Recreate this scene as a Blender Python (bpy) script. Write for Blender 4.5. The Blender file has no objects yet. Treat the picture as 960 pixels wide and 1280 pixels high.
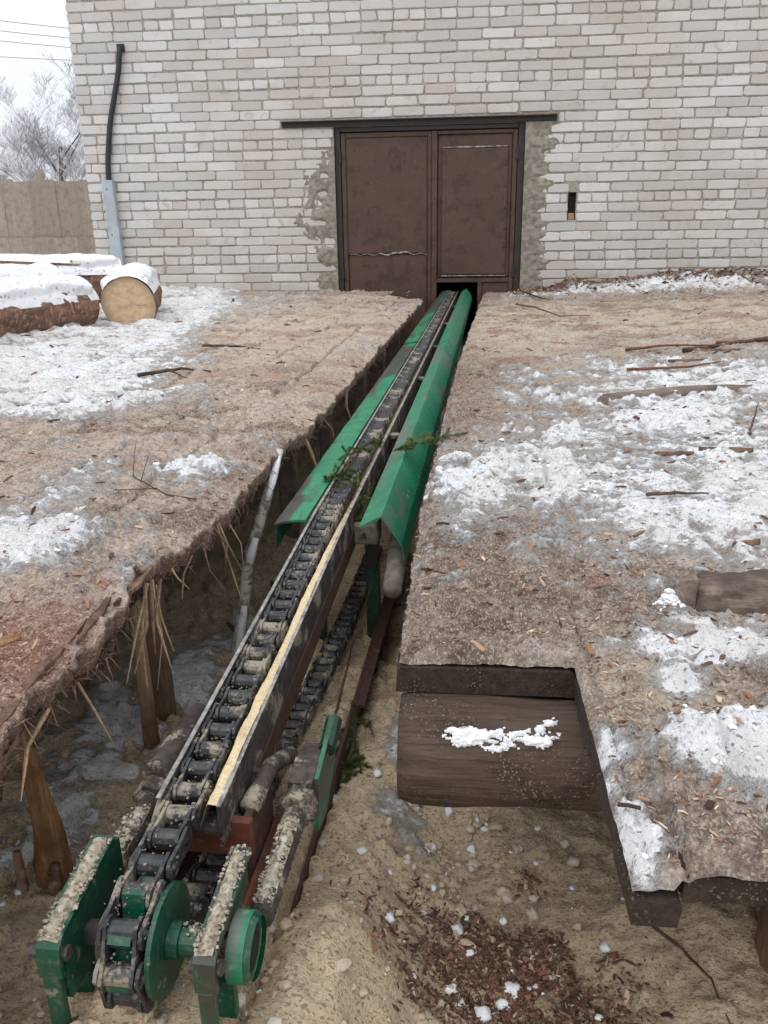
import bpy, math, random
import numpy as np
from mathutils import Vector, Matrix, Euler
rad = math.radians
S = bpy.context.scene
COL = S.collection
random.seed(7)
RNG = np.random.default_rng(11)

# ------------------------------------------------------------------ camera, sky, sun, exposure
CAM = np.array([0.0, 0.0, 0.525])
def cam_setup():
    p, yw, r = rad(19.0), rad(5.4), rad(0.9)
    fwd = Vector((-math.sin(yw)*math.cos(p), math.cos(yw)*math.cos(p), -math.sin(p)))
    right = Vector((math.cos(yw), math.sin(yw), 0)); up = right.cross(fwd)
    R = right*math.cos(r) - up*math.sin(r); U = up*math.cos(r) + right*math.sin(r)
    cd = bpy.data.cameras.new('camera'); co = bpy.data.objects.new('camera', cd); COL.objects.link(co)
    m = Matrix((R, U, -fwd)).transposed().to_4x4(); m.translation = Vector(CAM); co.matrix_world = m
    cd.sensor_fit = 'VERTICAL'; cd.sensor_height = 36.0; cd.lens = 36.0*1010/1280
    cd.clip_start = 0.02; cd.clip_end = 2000
    S.camera = co
cam_setup()
W = bpy.data.worlds.new('World'); S.world = W; W.use_nodes = True
SUN_EL, SUN_AZ = rad(60), rad(205)     # azimuth clockwise from +Y (north)
def world_setup():
    nt = W.node_tree; nt.nodes.clear()
    sky = nt.nodes.new('ShaderNodeTexSky'); sky.sky_type = 'NISHITA'; sky.sun_disc = False
    sky.sun_elevation = SUN_EL; sky.sun_rotation = SUN_AZ
    sky.air_density = 1.0; sky.dust_density = 6.0; sky.ozone_density = 1.0
    hs = nt.nodes.new('ShaderNodeHueSaturation'); hs.inputs['Saturation'].default_value = 0.16   # overcast: grey-white cloud
    cl = nt.nodes.new('ShaderNodeMix'); cl.data_type = 'RGBA'; cl.inputs[0].default_value = 0.85; cl.inputs[7].default_value = (7.6, 8.0, 8.5, 1)   # closed, even cloud
    bg = nt.nodes.new('ShaderNodeBackground'); bg.inputs['Strength'].default_value = 0.115
    out = nt.nodes.new('ShaderNodeOutputWorld')
    nt.links.new(sky.outputs[0], hs.inputs['Color']); tc = nt.nodes.new('ShaderNodeTexCoord'); sp = nt.nodes.new('ShaderNodeSeparateXYZ'); nt.links.new(tc.outputs['Generated'], sp.inputs[0])
    mr = nt.nodes.new('ShaderNodeMapRange'); mr.inputs[3].default_value = 0.95; mr.inputs[4].default_value = 1.6; nt.links.new(sp.outputs[2], mr.inputs[0])   # standard overcast sky: brighter overhead
    vm = nt.nodes.new('ShaderNodeVectorMath'); vm.operation = 'SCALE'; nt.links.new(cl.outputs[2], vm.inputs[0]); nt.links.new(mr.outputs[0], vm.inputs['Scale'])
    nt.links.new(hs.outputs[0], cl.inputs[6]); nt.links.new(vm.outputs[0], bg.inputs[0]); nt.links.new(bg.outputs[0], out.inputs[0])
world_setup()
sl = bpy.data.lights.new('sun', 'SUN'); so = bpy.data.objects.new('sun', sl); COL.objects.link(so)
sl.energy = 0.6; sl.angle = rad(50); sl.color = (1.0, 0.97, 0.93)
sd = Vector((math.sin(SUN_AZ)*math.cos(SUN_EL), math.cos(SUN_AZ)*math.cos(SUN_EL), math.sin(SUN_EL)))
so.rotation_euler = sd.to_track_quat('Z', 'Y').to_euler(); so.location = (0, -5, 8)
S.view_settings.view_transform = 'Standard'; S.view_settings.look = 'None'
S.view_settings.gamma = 1.0; S.view_settings.use_curve_mapping = False
S.view_settings.exposure = 0.25

# ------------------------------------------------------------------ numpy noise
def _h(ix, iy, s):
    n = (ix.astype(np.int64)*374761393 + iy.astype(np.int64)*668265263 + s*1442695041) & 0xffffffff
    n = ((n ^ (n >> 13))*1274126177) & 0xffffffff
    n = ((n ^ (n >> 16))*2246822519) & 0xffffffff
    return ((n ^ (n >> 15)) & 0xffffff)/float(0xffffff)
def vn(x, y, s=0):
    x = np.asarray(x, float); y = np.asarray(y, float)
    xi = np.floor(x); yi = np.floor(y); fx = x-xi; fy = y-yi
    fx = fx*fx*fx*(fx*(fx*6-15)+10); fy = fy*fy*fy*(fy*(fy*6-15)+10)
    a = _h(xi, yi, s); b = _h(xi+1, yi, s); c = _h(xi, yi+1, s); d = _h(xi+1, yi+1, s)
    return (a*(1-fx)+b*fx)*(1-fy)+(c*(1-fx)+d*fx)*fy
def fbm(x, y, o=4, s=0, g=0.5):
    t = 0; a = 1; n = 0
    for k in range(o):
        t = t + a*vn(np.asarray(x)*2**k + 17.3*k, np.asarray(y)*2**k - 9.1*k, s+k*31); n += a; a *= g
    return t/n
def worley(x, y, s=0):
    x = np.asarray(x, float); y = np.asarray(y, float)
    xi = np.floor(x); yi = np.floor(y); best = np.full(x.shape, 9.0); idv = np.zeros(x.shape)
    for i in (-1, 0, 1):
        for j in (-1, 0, 1):
            cx = xi+i; cy = yi+j
            d = (cx+_h(cx, cy, s)-x)**2 + (cy+_h(cx, cy, s+7)-y)**2
            m = d < best; best = np.where(m, d, best); idv = np.where(m, _h(cx, cy, s+13), idv)
    return np.sqrt(best), idv
def sst(a, b, x):
    t = np.clip((np.asarray(x, float)-a)/(b-a), 0, 1); return t*t*(3-2*t)
def blob(x, y, cx, cy, rx, ry): return np.exp(-(((x-cx)/rx)**2+((y-cy)/ry)**2))

# ------------------------------------------------------------------ mesh helpers
class MB:
    def __init__(s): s.v = []; s.f = []
    def add(s, V, F):
        o = len(s.v); s.v += [tuple(map(float, p)) for p in V]; s.f += [tuple(i+o for i in f) for f in F]; return s
    def box(s, x0, x1, y0, y1, z0, z1, b=0.0):
        if b <= 0:
            V = [(x, y, z) for z in (z0, z1) for y in (y0, y1) for x in (x0, x1)]
            return s.add(V, [(0, 2, 3, 1), (4, 5, 7, 6), (0, 1, 5, 4), (2, 6, 7, 3), (0, 4, 6, 2), (1, 3, 7, 5)])
        # chamfered box: 24 verts
        V = []; idx = {}
        for sx in (0, 1):
            for sy in (0, 1):
                for sz in (0, 1):
                    X, Y, Z = (x0, x1)[sx], (y0, y1)[sy], (z0, z1)[sz]
                    ix, iy, iz = (b, -b)[sx], (b, -b)[sy], (b, -b)[sz]
                    for k, p in enumerate(((X, Y+iy, Z+iz), (X+ix, Y, Z+iz), (X+ix, Y+iy, Z))):
                        idx[(sx, sy, sz, k)] = len(V); V.append(p)
        F = []
        g = idx.__getitem__
        for a in (0, 1):
            F.append([g((a, 0, 0, 0)), g((a, 1, 0, 0)), g((a, 1, 1, 0)), g((a, 0, 1, 0))])
            F.append([g((0, a, 0, 1)), g((1, a, 0, 1)), g((1, a, 1, 1)), g((0, a, 1, 1))])
            F.append([g((0, 0, a, 2)), g((1, 0, a, 2)), g((1, 1, a, 2)), g((0, 1, a, 2))])
        for a in (0, 1):
            for c in (0, 1):
                F.append([g((a, c, 0, 0)), g((a, c, 1, 0)), g((a, c, 1, 1)), g((a, c, 0, 1))])
                F.append([g((a, 0, c, 0)), g((a, 1, c, 0)), g((a, 1, c, 2)), g((a, 0, c, 2))])
                F.append([g((0, a, c, 1)), g((1, a, c, 1)), g((1, a, c, 2)), g((0, a, c, 2))])
                for e in (0, 1): F.append([g((a, c, e, 0)), g((a, c, e, 1)), g((a, c, e, 2))])
        return s.add(V, F)
    def tube(s, pts, r, n=8, caps=True):
        pts = [Vector(p) for p in pts]; m = len(pts)
        if not hasattr(r, '__len__'): r = [r]*m
        V = []; F = []; ref = None
        for i, p in enumerate(pts):
            t = (pts[min(i+1, m-1)]-pts[max(i-1, 0)]).normalized()
            if ref is None:
                ref = t.orthogonal().normalized()
            ref = (ref - t*ref.dot(t)).normalized(); b = t.cross(ref)
            for k in range(n):
                a = 2*math.pi*k/n; V.append(p+(ref*math.cos(a)+b*math.sin(a))*r[i])
        for i in range(m-1):
            for k in range(n):
                F.append((i*n+k, i*n+(k+1) % n, (i+1)*n+(k+1) % n, (i+1)*n+k))
        if caps: F.append(tuple(range(n-1, -1, -1))); F.append(tuple((m-1)*n+k for k in range(n)))
        return s.add(V, F)
    def prism(s, poly, a, b, axis='x'):
        """poly: 2-D outline; extruded a..b along axis. x: (y,z)  y: (x,z)  z: (x,y)"""
        n = len(poly)
        f = {'x': lambda p, t: (t, p[0], p[1]), 'y': lambda p, t: (p[0], t, p[1]), 'z': lambda p, t: (p[0], p[1], t)}[axis]
        V = [f(p, a) for p in poly]+[f(p, b) for p in poly]
        F = [tuple(range(n-1, -1, -1)), tuple(range(n, 2*n))]+[(i, (i+1) % n, n+(i+1) % n, n+i) for i in range(n)]
        return s.add(V, F)
    def build(s, name, mat, parent=None, smooth=False, **tags):
        return obj(name, s.v, s.f, mat, parent, smooth, **tags)

def new_mesh(name, V, F, mat, smooth=False):
    me = bpy.data.meshes.new(name)
    if isinstance(V, np.ndarray): V = V.tolist()
    if isinstance(F, np.ndarray): F = F.tolist()
    me.from_pydata(V, [], F)
    if mat: me.materials.append(mat)
    if smooth: me.polygons.foreach_set('use_smooth', np.ones(len(me.polygons), bool))
    me.update(); return me
def link(name, data, parent=None, **tags):
    o = bpy.data.objects.new(name, data); COL.objects.link(o)
    if parent: o.parent = parent
    for k, v in tags.items(): o[k] = v
    return o
def obj(name, V, F, mat, parent=None, smooth=False, **tags):
    return link(name, new_mesh(name, V, F, mat, smooth), parent, **tags)
def thing(name, label, category, loc=(0, 0, 0), rotz=0.0, **tags):
    o = link(name, None, None, label=label, category=category, **tags); o.empty_display_size = 0.05
    o.location = loc; o.rotation_euler = (0, 0, rotz); return o
def attr(me, name, arr):
    a = me.attributes.new(name, 'FLOAT', 'POINT'); a.data.foreach_set('value', np.asarray(arr, np.float32).ravel())
def fix_normals(o):
    import bmesh
    bm = bmesh.new(); bm.from_mesh(o.data); bmesh.ops.recalc_face_normals(bm, faces=bm.faces[:]); bm.to_mesh(o.data); bm.free(); return o
def grid_faces(nr, nc):
    i = np.arange(nr-1)[:, None]*nc + np.arange(nc-1)[None, :]; i = i.ravel()
    return np.stack([i, i+1, i+nc+1, i+nc], 1)

# ------------------------------------------------------------------ materials
class NT:
    def __init__(s, name):
        s.m = bpy.data.materials.new(name); s.m.use_nodes = True; s.t = s.m.node_tree; s.t.nodes.clear()
        s.out = s.n('ShaderNodeOutputMaterial'); s.b = s.n('ShaderNodeBsdfPrincipled'); s.l(s.b.outputs[0], s.out.inputs[0])
        s.geo = s.n('ShaderNodeNewGeometry')
    def n(s, t, **k):
        x = s.t.nodes.new(t)
        for a, b in k.items(): setattr(x, a, b)
        return x
    def l(s, a, b): s.t.links.new(a, b)
    def put(s, inp, v):
        if hasattr(v, 'is_linked') or hasattr(v, 'links'): s.l(v, inp)
        elif isinstance(v, (tuple, list)) and len(v) == 3 and inp.type == 'RGBA': inp.default_value = (*v, 1)
        else: inp.default_value = v
    def noise(s, scale, detail=4, rough=0.55, co=None, dist=0.0, col=False):
        x = s.n('ShaderNodeTexNoise'); x.inputs['Scale'].default_value = scale; x.inputs['Detail'].default_value = detail
        x.inputs['Roughness'].default_value = rough; x.inputs['Distortion'].default_value = dist
        s.l(co or s.geo.outputs['Position'], x.inputs['Vector']); return x.outputs['Color' if col else 0]
    def voro(s, scale, co=None, out='Distance', feat='F1', rnd=1.0):
        x = s.n('ShaderNodeTexVoronoi'); x.feature = feat; x.inputs['Scale'].default_value = scale
        s.l(co or s.geo.outputs['Position'], x.inputs['Vector']); return x.outputs[out]
    def at(s, name): x = s.n('ShaderNodeAttribute'); x.attribute_name = name; return x.outputs['Fac']
    def math(s, op, a, b=0.0, clamp=False):
        x = s.n('ShaderNodeMath', operation=op, use_clamp=clamp); s.put(x.inputs[0], a); s.put(x.inputs[1], b); return x.outputs[0]
    def rng(s, v, a, b, c=0.0, d=1.0):
        x = s.n('ShaderNodeMapRange', interpolation_type='SMOOTHSTEP'); s.put(x.inputs[0], v)
        for i, q in enumerate((a, b, c, d)): x.inputs[i+1].default_value = q
        return x.outputs[0]
    def mix(s, f, a, b, mode='MIX'):
        x = s.n('ShaderNodeMix', data_type='RGBA', blend_type=mode); s.put(x.inputs[0], f); s.put(x.inputs[6], a); s.put(x.inputs[7], b); return x.outputs[2]
    def scale_co(s, sx, sy, sz, kind='Object'):
        tc = s.n('ShaderNodeTexCoord'); mp = s.n('ShaderNodeMapping'); mp.inputs['Scale'].default_value = (sx, sy, sz)
        s.l(tc.outputs[kind], mp.inputs[0]); return mp.outputs[0]
    def bump(s, h, strength=0.5, dist=0.004):
        x = s.n('ShaderNodeBump'); x.inputs['Strength'].default_value = strength; x.inputs['Distance'].default_value = dist
        s.put(x.inputs['Height'], h)
        prev = s.b.inputs['Normal']
        if prev.is_linked: s.l(prev.links[0].from_socket, x.inputs['Normal'])
        s.l(x.outputs[0], s.b.inputs['Normal'])
    def fin(s, col, rough=0.9, metal=0.0, spec=0.3):
        s.put(s.b.inputs['Base Color'], col); s.put(s.b.inputs['Roughness'], rough); s.put(s.b.inputs['Metallic'], metal)
        s.b.inputs['Specular IOR Level'].default_value = spec; return s.m

SNOW = (0.77, 0.78, 0.80)
def m_cover(name, tan, tan2, pale, rime=0.5):
    """sawdust / bark crumbs / snow; amounts come from attributes laid out with the relief"""
    t = NT(name)
    n1 = t.noise(8, 5, 0.65); n2 = t.noise(60, 6, 0.75); n3 = t.noise(300, 4, 0.7); n4 = t.noise(150, 3, 0.6)
    co = t.scale_co(520, 230, 400); sep = t.n('ShaderNodeSeparateColor'); t.l(t.voro(1.0, co, 'Color'), sep.inputs[0]); v1 = sep.outputs[0]; v1b = sep.outputs[1]
    co2 = t.scale_co(190, 420, 300); sep2 = t.n('ShaderNodeSeparateColor'); t.l(t.voro(1.0, co2, 'Color'), sep2.inputs[0]); v2 = sep2.outputs[0]; v2b = sep2.outputs[1]
    nA = t.noise(1.0, 8, 0.72, t.scale_co(13, 24, 20), 0.9); nB = t.noise(3.2, 5, 0.6, None, 0.5); nC = t.noise(1.0, 6, 0.7, t.scale_co(40, 95, 60), 0.6)
    base = t.mix(t.rng(n2, 0.30, 0.68), tan, tan2)
    base = t.mix(t.rng(nA, 0.47, 0.62, 0, 0.55 if rime > .2 else 0.25), base, tuple(0.45*x for x in tan))                 # damp, trodden patches
    base = t.mix(t.math('MULTIPLY', t.rng(n1, 0.3, 0.7, 0.35, 1.0), t.at('pale')), base, pale)
    base = t.mix(t.math('MULTIPLY', t.at('dark'), t.rng(nC, 0.30, 0.58)), base, (0.085, 0.056, 0.042))
    base = t.mix(t.math('MULTIPLY', t.at('red'), t.rng(nC, 0.2, 0.5)), base, (0.25, 0.115, 0.078))
    base = t.mix(t.rng(nC, 0.57, 0.67, 0, 0.7), base, (0.105, 0.066, 0.048))                     # bark scraps
    base = t.mix(t.rng(v1, 0.74, 0.84, 0, 0.5), base, (0.60, 0.49, 0.37))                        # single pale shavings
    base = t.mix(t.rng(v2, 0.82, 0.90, 0, 0.55), base, (0.12, 0.07, 0.048))                      # single bark crumbs
    base = t.mix(t.rng(n3, 0.42, 0.72, 0.0, 0.45), base, tuple(0.38*x for x in tan))
    fr = t.math('ADD', t.math('MULTIPLY', t.at('snow'), 0.9), t.math('SUBTRACT', nB, 0.5)); fr = t.math('ADD', fr, t.math('MULTIPLY', t.math('SUBTRACT', n4, 0.5), 0.8))
    base = t.mix(t.rng(fr, 0.12, 0.75, 0, rime), base, (0.60, 0.575, 0.55))                      # rime over the crumbs
    sn = t.math('ADD', t.at('snow'), t.math('MULTIPLY', t.math('SUBTRACT', nA, 0.5), 1.7))
    sn = t.math('ADD', sn, t.math('MULTIPLY', t.math('SUBTRACT', n2, 0.5), 0.7))
    sn = t.math('ADD', sn, t.math('MULTIPLY', t.math('SUBTRACT', n4, 0.5), 0.25))
    sf = t.rng(sn, 0.42, 0.85)
    scol = t.mix(t.rng(nB, 0.35, 0.65, 0, 0.6), SNOW, (0.62, 0.58, 0.535)); scol = t.mix(t.rng(nA, .40, .56, .35, 0), scol, (0.54, 0.50, 0.46))
    scol = t.mix(t.rng(v1b, 0.90, 0.94, 0, 0.6), scol, (0.36, 0.27, 0.19))
    scol = t.mix(t.rng(v2b, 0.955, 0.975, 0, 0.7), scol, (0.12, 0.08, 0.055))
    col = t.mix(sf, base, scol)
    t.bump(nA, 0.5, 0.02); t.bump(nC, 0.4, 0.006); t.bump(sf, 0.5, 0.008)
    t.bump(n2, 0.5, 0.010); t.bump(n4, 0.6, 0.004); t.bump(n3, 0.5, 0.002); t.bump(v1, 0.35, 0.002)
    return t.fin(col, t.mix(sf, (0.95,)*3, (0.75,)*3), 0, 0.2)
M = {}
M['cover_l'] = m_cover('left_sawdust', (0.29, 0.215, 0.172), (0.57, 0.465, 0.39), (0.67, 0.54, 0.41), 0.42)
M['cover_r'] = m_cover('right_sawdust', (0.175, 0.13, 0.105), (0.44, 0.36, 0.30), (0.62, 0.515, 0.395), 0.48)
M['ground'] = m_cover('pit_sawdust', (0.47, 0.35, 0.23), (0.64, 0.495, 0.33), (0.73, 0.57, 0.38), 0.08)

def m_wood(name, a, b, c, grain='y', rough=0.85, bump=0.5, flecks=0.0):
    t = NT(name); k = {'x': (3, 60, 60), 'y': (60, 3, 60), 'z': (60, 60, 3)}[grain]
    co = t.scale_co(*k); n = t.noise(1.0, 5, 0.6, co, 0.4); n2 = t.noise(14, 5, 0.6)
    nf = t.noise(1.0, 4, 0.65, t.scale_co(*[q*5 for q in k]), 0.3); oi = t.n('ShaderNodeObjectInfo')
    col = t.mix(t.rng(n, 0.3, 0.7), a, b); col = t.mix(t.rng(n2, 0.45, 0.7), col, c); col = t.mix(t.rng(nf, .45, .68, 0, .65), col, c); col = t.mix(t.rng(nf, .28, .40, .35, 0), col, tuple(min(1, 1.35*x) for x in b))
    sp_ = t.n('ShaderNodeSeparateColor'); t.l(t.voro(620, None, 'Color'), sp_.inputs[0]); col = t.mix(t.math('MULTIPLY', t.rng(sp_.outputs[0], .90, .95, 0, flecks), t.rng(n2, .42, .6)), col, (0.40, 0.31, 0.22))
    col = t.mix(t.math('MULTIPLY', t.math('SUBTRACT', oi.outputs['Random'], .0), .38), col, tuple(.55*x for x in a))
    t.bump(n, bump, 0.004); t.bump(nf, .6, 0.0025); t.bump(t.noise(180, 3), 0.3, 0.002)
    return t.fin(col, rough)
M['plank'] = m_wood('wet_plank', (0.035, 0.022, 0.017), (0.07, 0.047, 0.035), (0.018, 0.012, 0.009), 'y', .85, .6, .5)
M['plank_grey'] = m_wood('grey_plank', (0.18, 0.14, 0.115), (0.28, 0.225, 0.19), (0.09, 0.065, 0.05))
M['post'] = m_wood('post_wood', (0.20, 0.125, 0.075), (0.33, 0.22, 0.135), (0.10, 0.06, 0.04), 'z')
M['split'] = m_wood('split_wood', (0.24, 0.12, 0.05), (0.40, 0.23, 0.11), (0.12, 0.055, 0.025), 'z')
M['splinter'] = m_wood('splinter_wood', (0.30, 0.20, 0.12), (0.46, 0.33, 0.21), (0.16, 0.09, 0.055), 'z')
M['fibre'] = m_wood('bark_fibre', (0.12, 0.066, 0.045), (0.26, 0.165, 0.11), (0.06, 0.036, 0.026), 'z')
M['fence'] = m_wood('fence_board', (0.35, 0.29, 0.24), (0.46, 0.39, 0.325), (0.28, 0.23, 0.19), 'z', 0.9, 0.5)
M['beam'] = m_wood('beam_log', (0.065, 0.042, 0.030), (0.125, 0.088, 0.065), (0.032, 0.021, 0.016), 'x', .9, .8, .7)
M['grey_log'] = m_wood('weathered_log', (0.16, 0.12, 0.095), (0.30, 0.235, 0.19), (0.07, 0.05, 0.04), 'x')
M['twig'] = m_wood('twig_bark', (0.08, 0.05, 0.035), (0.16, 0.10, 0.07), (0.04, 0.025, 0.02))
M['twig_red'] = m_wood('twig_red', (0.16, 0.06, 0.04), (0.26, 0.11, 0.07), (0.07, 0.03, 0.02))
def m_bark():
    t = NT('pine_bark'); co = t.scale_co(16, 5, 16); n = t.noise(1.0, 6, 0.65, co, 0.6); v = t.voro(1.2, co)
    col = t.mix(t.rng(n, 0.3, 0.7), (0.07, 0.04, 0.03), (0.26, 0.145, 0.10)); col = t.mix(t.rng(t.noise(40, 4), 0.5, 0.7), col, (0.35, 0.22, 0.16))
    t.bump(v, 0.7, 0.012); t.bump(n, 0.6, 0.01); return t.fin(col, 0.9)
M['bark'] = m_bark()
def m_birch():
    t = NT('birch_bark'); n = t.noise(22, 5, 0.7, None, 0.3); n2 = t.noise(60, 4)
    col = t.mix(t.rng(n, 0.42, 0.56), (0.20, 0.15, 0.115), (0.55, 0.50, 0.45)); col = t.mix(t.rng(n2, 0.6, 0.72), col, (0.05, 0.035, 0.03))
    t.bump(n, 0.5, 0.004); return t.fin(col, 0.85)
M['birch'] = m_birch()
def m_cut():
    t = NT('cut_end'); tc = t.n('ShaderNodeTexCoord'); sep = t.n('ShaderNodeSeparateXYZ'); t.l(tc.outputs['Object'], sep.inputs[0])
    r = t.math('SQRT', t.math('ADD', t.math('MULTIPLY', sep.outputs[0], sep.outputs[0]), t.math('MULTIPLY', sep.outputs[2], sep.outputs[2])))
    r = t.math('ADD', r, t.math('MULTIPLY', t.noise(12, 3), 0.02))
    w = t.math('SINE', t.math('MULTIPLY', r, 620)); n = t.noise(26, 4)
    col = t.mix(t.rng(w, -1, 1, 0, 0.45), (0.60, 0.43, 0.275), (0.47, 0.31, 0.18)); col = t.mix(t.rng(r, 0.10, 0.17, 0, 0.75), col, (0.30, 0.22, 0.14))
    col = t.mix(t.rng(n, 0.45, 0.65, 0, 0.6), col, (0.36, 0.26, 0.17)); col = t.mix(t.rng(t.noise(70, 5, .7), .55, .7, 0, .5), col, (0.24, 0.165, 0.10)); an = t.math('ARCTAN2', sep.outputs[0], sep.outputs[2]); cm = t.n('ShaderNodeCombineXYZ'); t.put(cm.inputs[0], t.math('MULTIPLY', an, 5.0)); t.put(cm.inputs[1], t.math('MULTIPLY', r, 3.0))
    ck = t.noise(1.0, 2, .5, cm.outputs[0]); col = t.mix(t.math('MULTIPLY', t.rng(ck, .66, .72), t.rng(r, .02, .06)), col, (0.12, 0.07, 0.04)); t.bump(n, 0.5, 0.006); return t.fin(col, 0.85)
M['cut'] = m_cut()
def m_snow():
    t = NT('snow'); n = t.noise(14, 5, 0.6); n2 = t.noise(120, 4); v = t.voro(90, None, 'Color'); sep = t.n('ShaderNodeSeparateColor'); t.l(v, sep.inputs[0])
    col = t.mix(t.rng(n, 0.4, 0.75, 0, 0.35), SNOW, (0.68, 0.665, 0.64)); col = t.mix(t.rng(sep.outputs[0], 0.96, 0.98, 0, 0.7), col, (0.2, 0.14, 0.09))
    t.bump(n, 0.5, 0.02); t.bump(n2, 0.4, 0.004); t.b.inputs['Subsurface Weight'].default_value = 0.0; return t.fin(col, 0.7, 0, 0.25)
M['snow'] = m_snow()
def m_crust():
    t = NT('sawdust_crust'); n = t.noise(160, 5, 0.7); n2 = t.noise(40, 4); v = t.voro(300, None, 'Color'); sep = t.n('ShaderNodeSeparateColor'); t.l(v, sep.inputs[0])
    col = t.mix(t.rng(n, 0.3, 0.7), (0.22, 0.18, 0.13), (0.50, 0.44, 0.345)); col = t.mix(t.rng(n2, 0.5, 0.7, 0, 0.5), col, (0.60, 0.58, 0.53))
    col = t.mix(t.rng(sep.outputs[0], 0.86, 0.9, 0, 0.8), col, (0.16, 0.11, 0.07)); t.bump(n, 0.8, 0.004); return t.fin(col, 0.95)
M['crust'] = m_crust()
def m_strip():
    t = NT('fresh_sawdust'); n = t.noise(220, 5, 0.7); n2 = t.noise(22, 3)
    col = t.mix(t.rng(n, 0.3, 0.7), (0.50, 0.38, 0.21), (0.68, 0.56, 0.36)); col = t.mix(t.rng(n2, 0.5, 0.72, 0, 0.5), col, (0.28, 0.21, 0.14))
    t.bump(n, 0.6, 0.003); return t.fin(col, 0.95)
M['strip'] = m_strip()
def m_crumb():
    t = NT('chain_crumb'); n = t.noise(90, 4, .7); c = t.mix(t.rng(n, .35, .65), (0.05, 0.042, 0.035), (0.33, 0.28, 0.215)); t.bump(t.noise(400, 3), .6, .002); return t.fin(c, .95)
M['crumb'] = m_crumb()
def m_paint(name, col0, dust, wear, dusty=0.5, wearing=0.5, rough=0.38):
    t = NT(name); co = t.scale_co(9, 2.2, 9); n = t.noise(1.0, 6, 0.65, co, 0.5); n2 = t.noise(45, 5, 0.65); n3 = t.noise(4.0, 4, 0.6)
    w = t.rng(n, 0.62-0.2*wearing, 0.72-0.2*wearing); w2 = t.rng(n2, 0.60, 0.68)
    c = t.mix(t.rng(n3, 0.3, 0.7, 0, 0.5), col0, tuple(0.6*x for x in col0))
    c = t.mix(t.rng(t.noise(120, 4, .7), .52, .66, 0, .45), c, tuple(.35*x+.02 for x in dust)); c = t.mix(t.math('MULTIPLY', w, 0.85), c, wear); c = t.mix(t.math('MULTIPLY', w2, dusty), c, dust)
    rb = t.math('ADD', t.at('rub'), t.math('MULTIPLY', t.math('SUBTRACT', t.noise(1.0, 6, .7, t.scale_co(30, 7, 30), .6), .5), 1.3)); c = t.mix(t.rng(rb, .40, .75, 0, .92), c, wear)
    t.bump(n2, 0.25, 0.002); t.bump(t.noise(9, 3), 0.25, 0.008)
    return t.fin(c, t.mix(w2, (rough,)*3, (0.85,)*3), 0, 0.45)
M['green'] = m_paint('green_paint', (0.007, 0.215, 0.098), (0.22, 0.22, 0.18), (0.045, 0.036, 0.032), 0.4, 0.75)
M['green_dusty'] = m_paint('dusty_green_paint', (0.010, 0.185, 0.09), (0.20, 0.25, 0.20), (0.115, 0.12, 0.105), 0.6, 0.42, 0.5)
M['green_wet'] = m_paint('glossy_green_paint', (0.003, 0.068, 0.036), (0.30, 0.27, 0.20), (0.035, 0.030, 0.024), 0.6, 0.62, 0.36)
M['rust'] = m_paint('red_primer', (0.115, 0.032, 0.018), (0.25, 0.16, 0.11), (0.05, 0.022, 0.016), 0.4, 0.4, 0.6)
M['rust_dark'] = m_paint('dark_rust', (0.065, 0.028, 0.018), (0.20, 0.14, 0.10), (0.03, 0.018, 0.014), 0.5, 0.4, 0.75)
M['gate'] = m_paint('brown_gate', (0.080, 0.041, 0.027), (0.17, 0.13, 0.105), (0.045, 0.024, 0.017), 0.45, 0.55, 0.6)
M['gate_dark'] = m_paint('dark_gate_frame', (0.028, 0.022, 0.021), (0.10, 0.075, 0.065), (0.05, 0.025, 0.02), 0.3, 0.3, 0.55)
M['galv'] = m_paint('galvanised', (0.40, 0.45, 0.49), (0.50, 0.53, 0.56), (0.30, 0.33, 0.36), 0.5, 0.3, 0.5)
M['conduit'] = m_paint('black_conduit', (0.018, 0.02, 0.024), (0.08, 0.085, 0.09), (0.02, 0.02, 0.022), 0.3, 0.3, 0.5)
def m_steel(name, a, b, worn=(0.42, 0.42, 0.43), rough=0.42, met=0.55, dust=0.35):
    t = NT(name); n = t.noise(60, 5, 0.65); n2 = t.noise(18, 4); n3 = t.noise(210, 3)
    c = t.mix(t.rng(n, 0.3, 0.7), a, b)
    d = t.math('MULTIPLY', t.rng(t.math('ADD', n2, t.math('MULTIPLY', n3, 0.3)), 0.66, 0.79), dust)
    c = t.mix(d, c, (0.42, 0.36, 0.27))
    c = t.mix(t.rng(t.noise(26, 5, .7), .60, .70, 0, .7), c, worn)
    t.bump(n, 0.35, 0.002); t.bump(n3, 0.3, 0.001)
    return t.fin(c, t.mix(t.rng(n2, 0.3, 0.7), (rough,)*3, (rough+0.3,)*3), met, 0.5)
M['chain'] = m_steel('greasy_chain', (0.014, 0.014, 0.016), (0.05, 0.05, 0.053), (0.13, 0.13, 0.135), 0.36, 0.25, 0.6)
M['trough'] = m_steel('worn_trough', (0.022, 0.018, 0.018), (0.06, 0.05, 0.047), (0.2, 0.19, 0.18), 0.5, 0.1, 0.5)
M['edge_steel'] = m_steel('bright_worn_edge', (0.10, 0.095, 0.09), (0.36, 0.34, 0.32), (0.5, 0.5, 0.5), 0.45, 0.2, 0.4)
M['dirty_rod'] = m_steel('dirty_rod', (0.028, 0.020, 0.017), (0.085, 0.066, 0.055), (0.16, 0.125, 0.10), 0.65, 0.1, 0.75)
def m_plain(name, col, rough=0.9, nz=0.25, sc=40):
    t = NT(name); n = t.noise(sc, 4); c = t.mix(t.rng(n, 0.3, 0.7), tuple(x*(1-nz) for x in col), tuple(min(1, x*(1+nz)) for x in col)); t.bump(n, 0.3, 0.004); return t.fin(c, rough)
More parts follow.
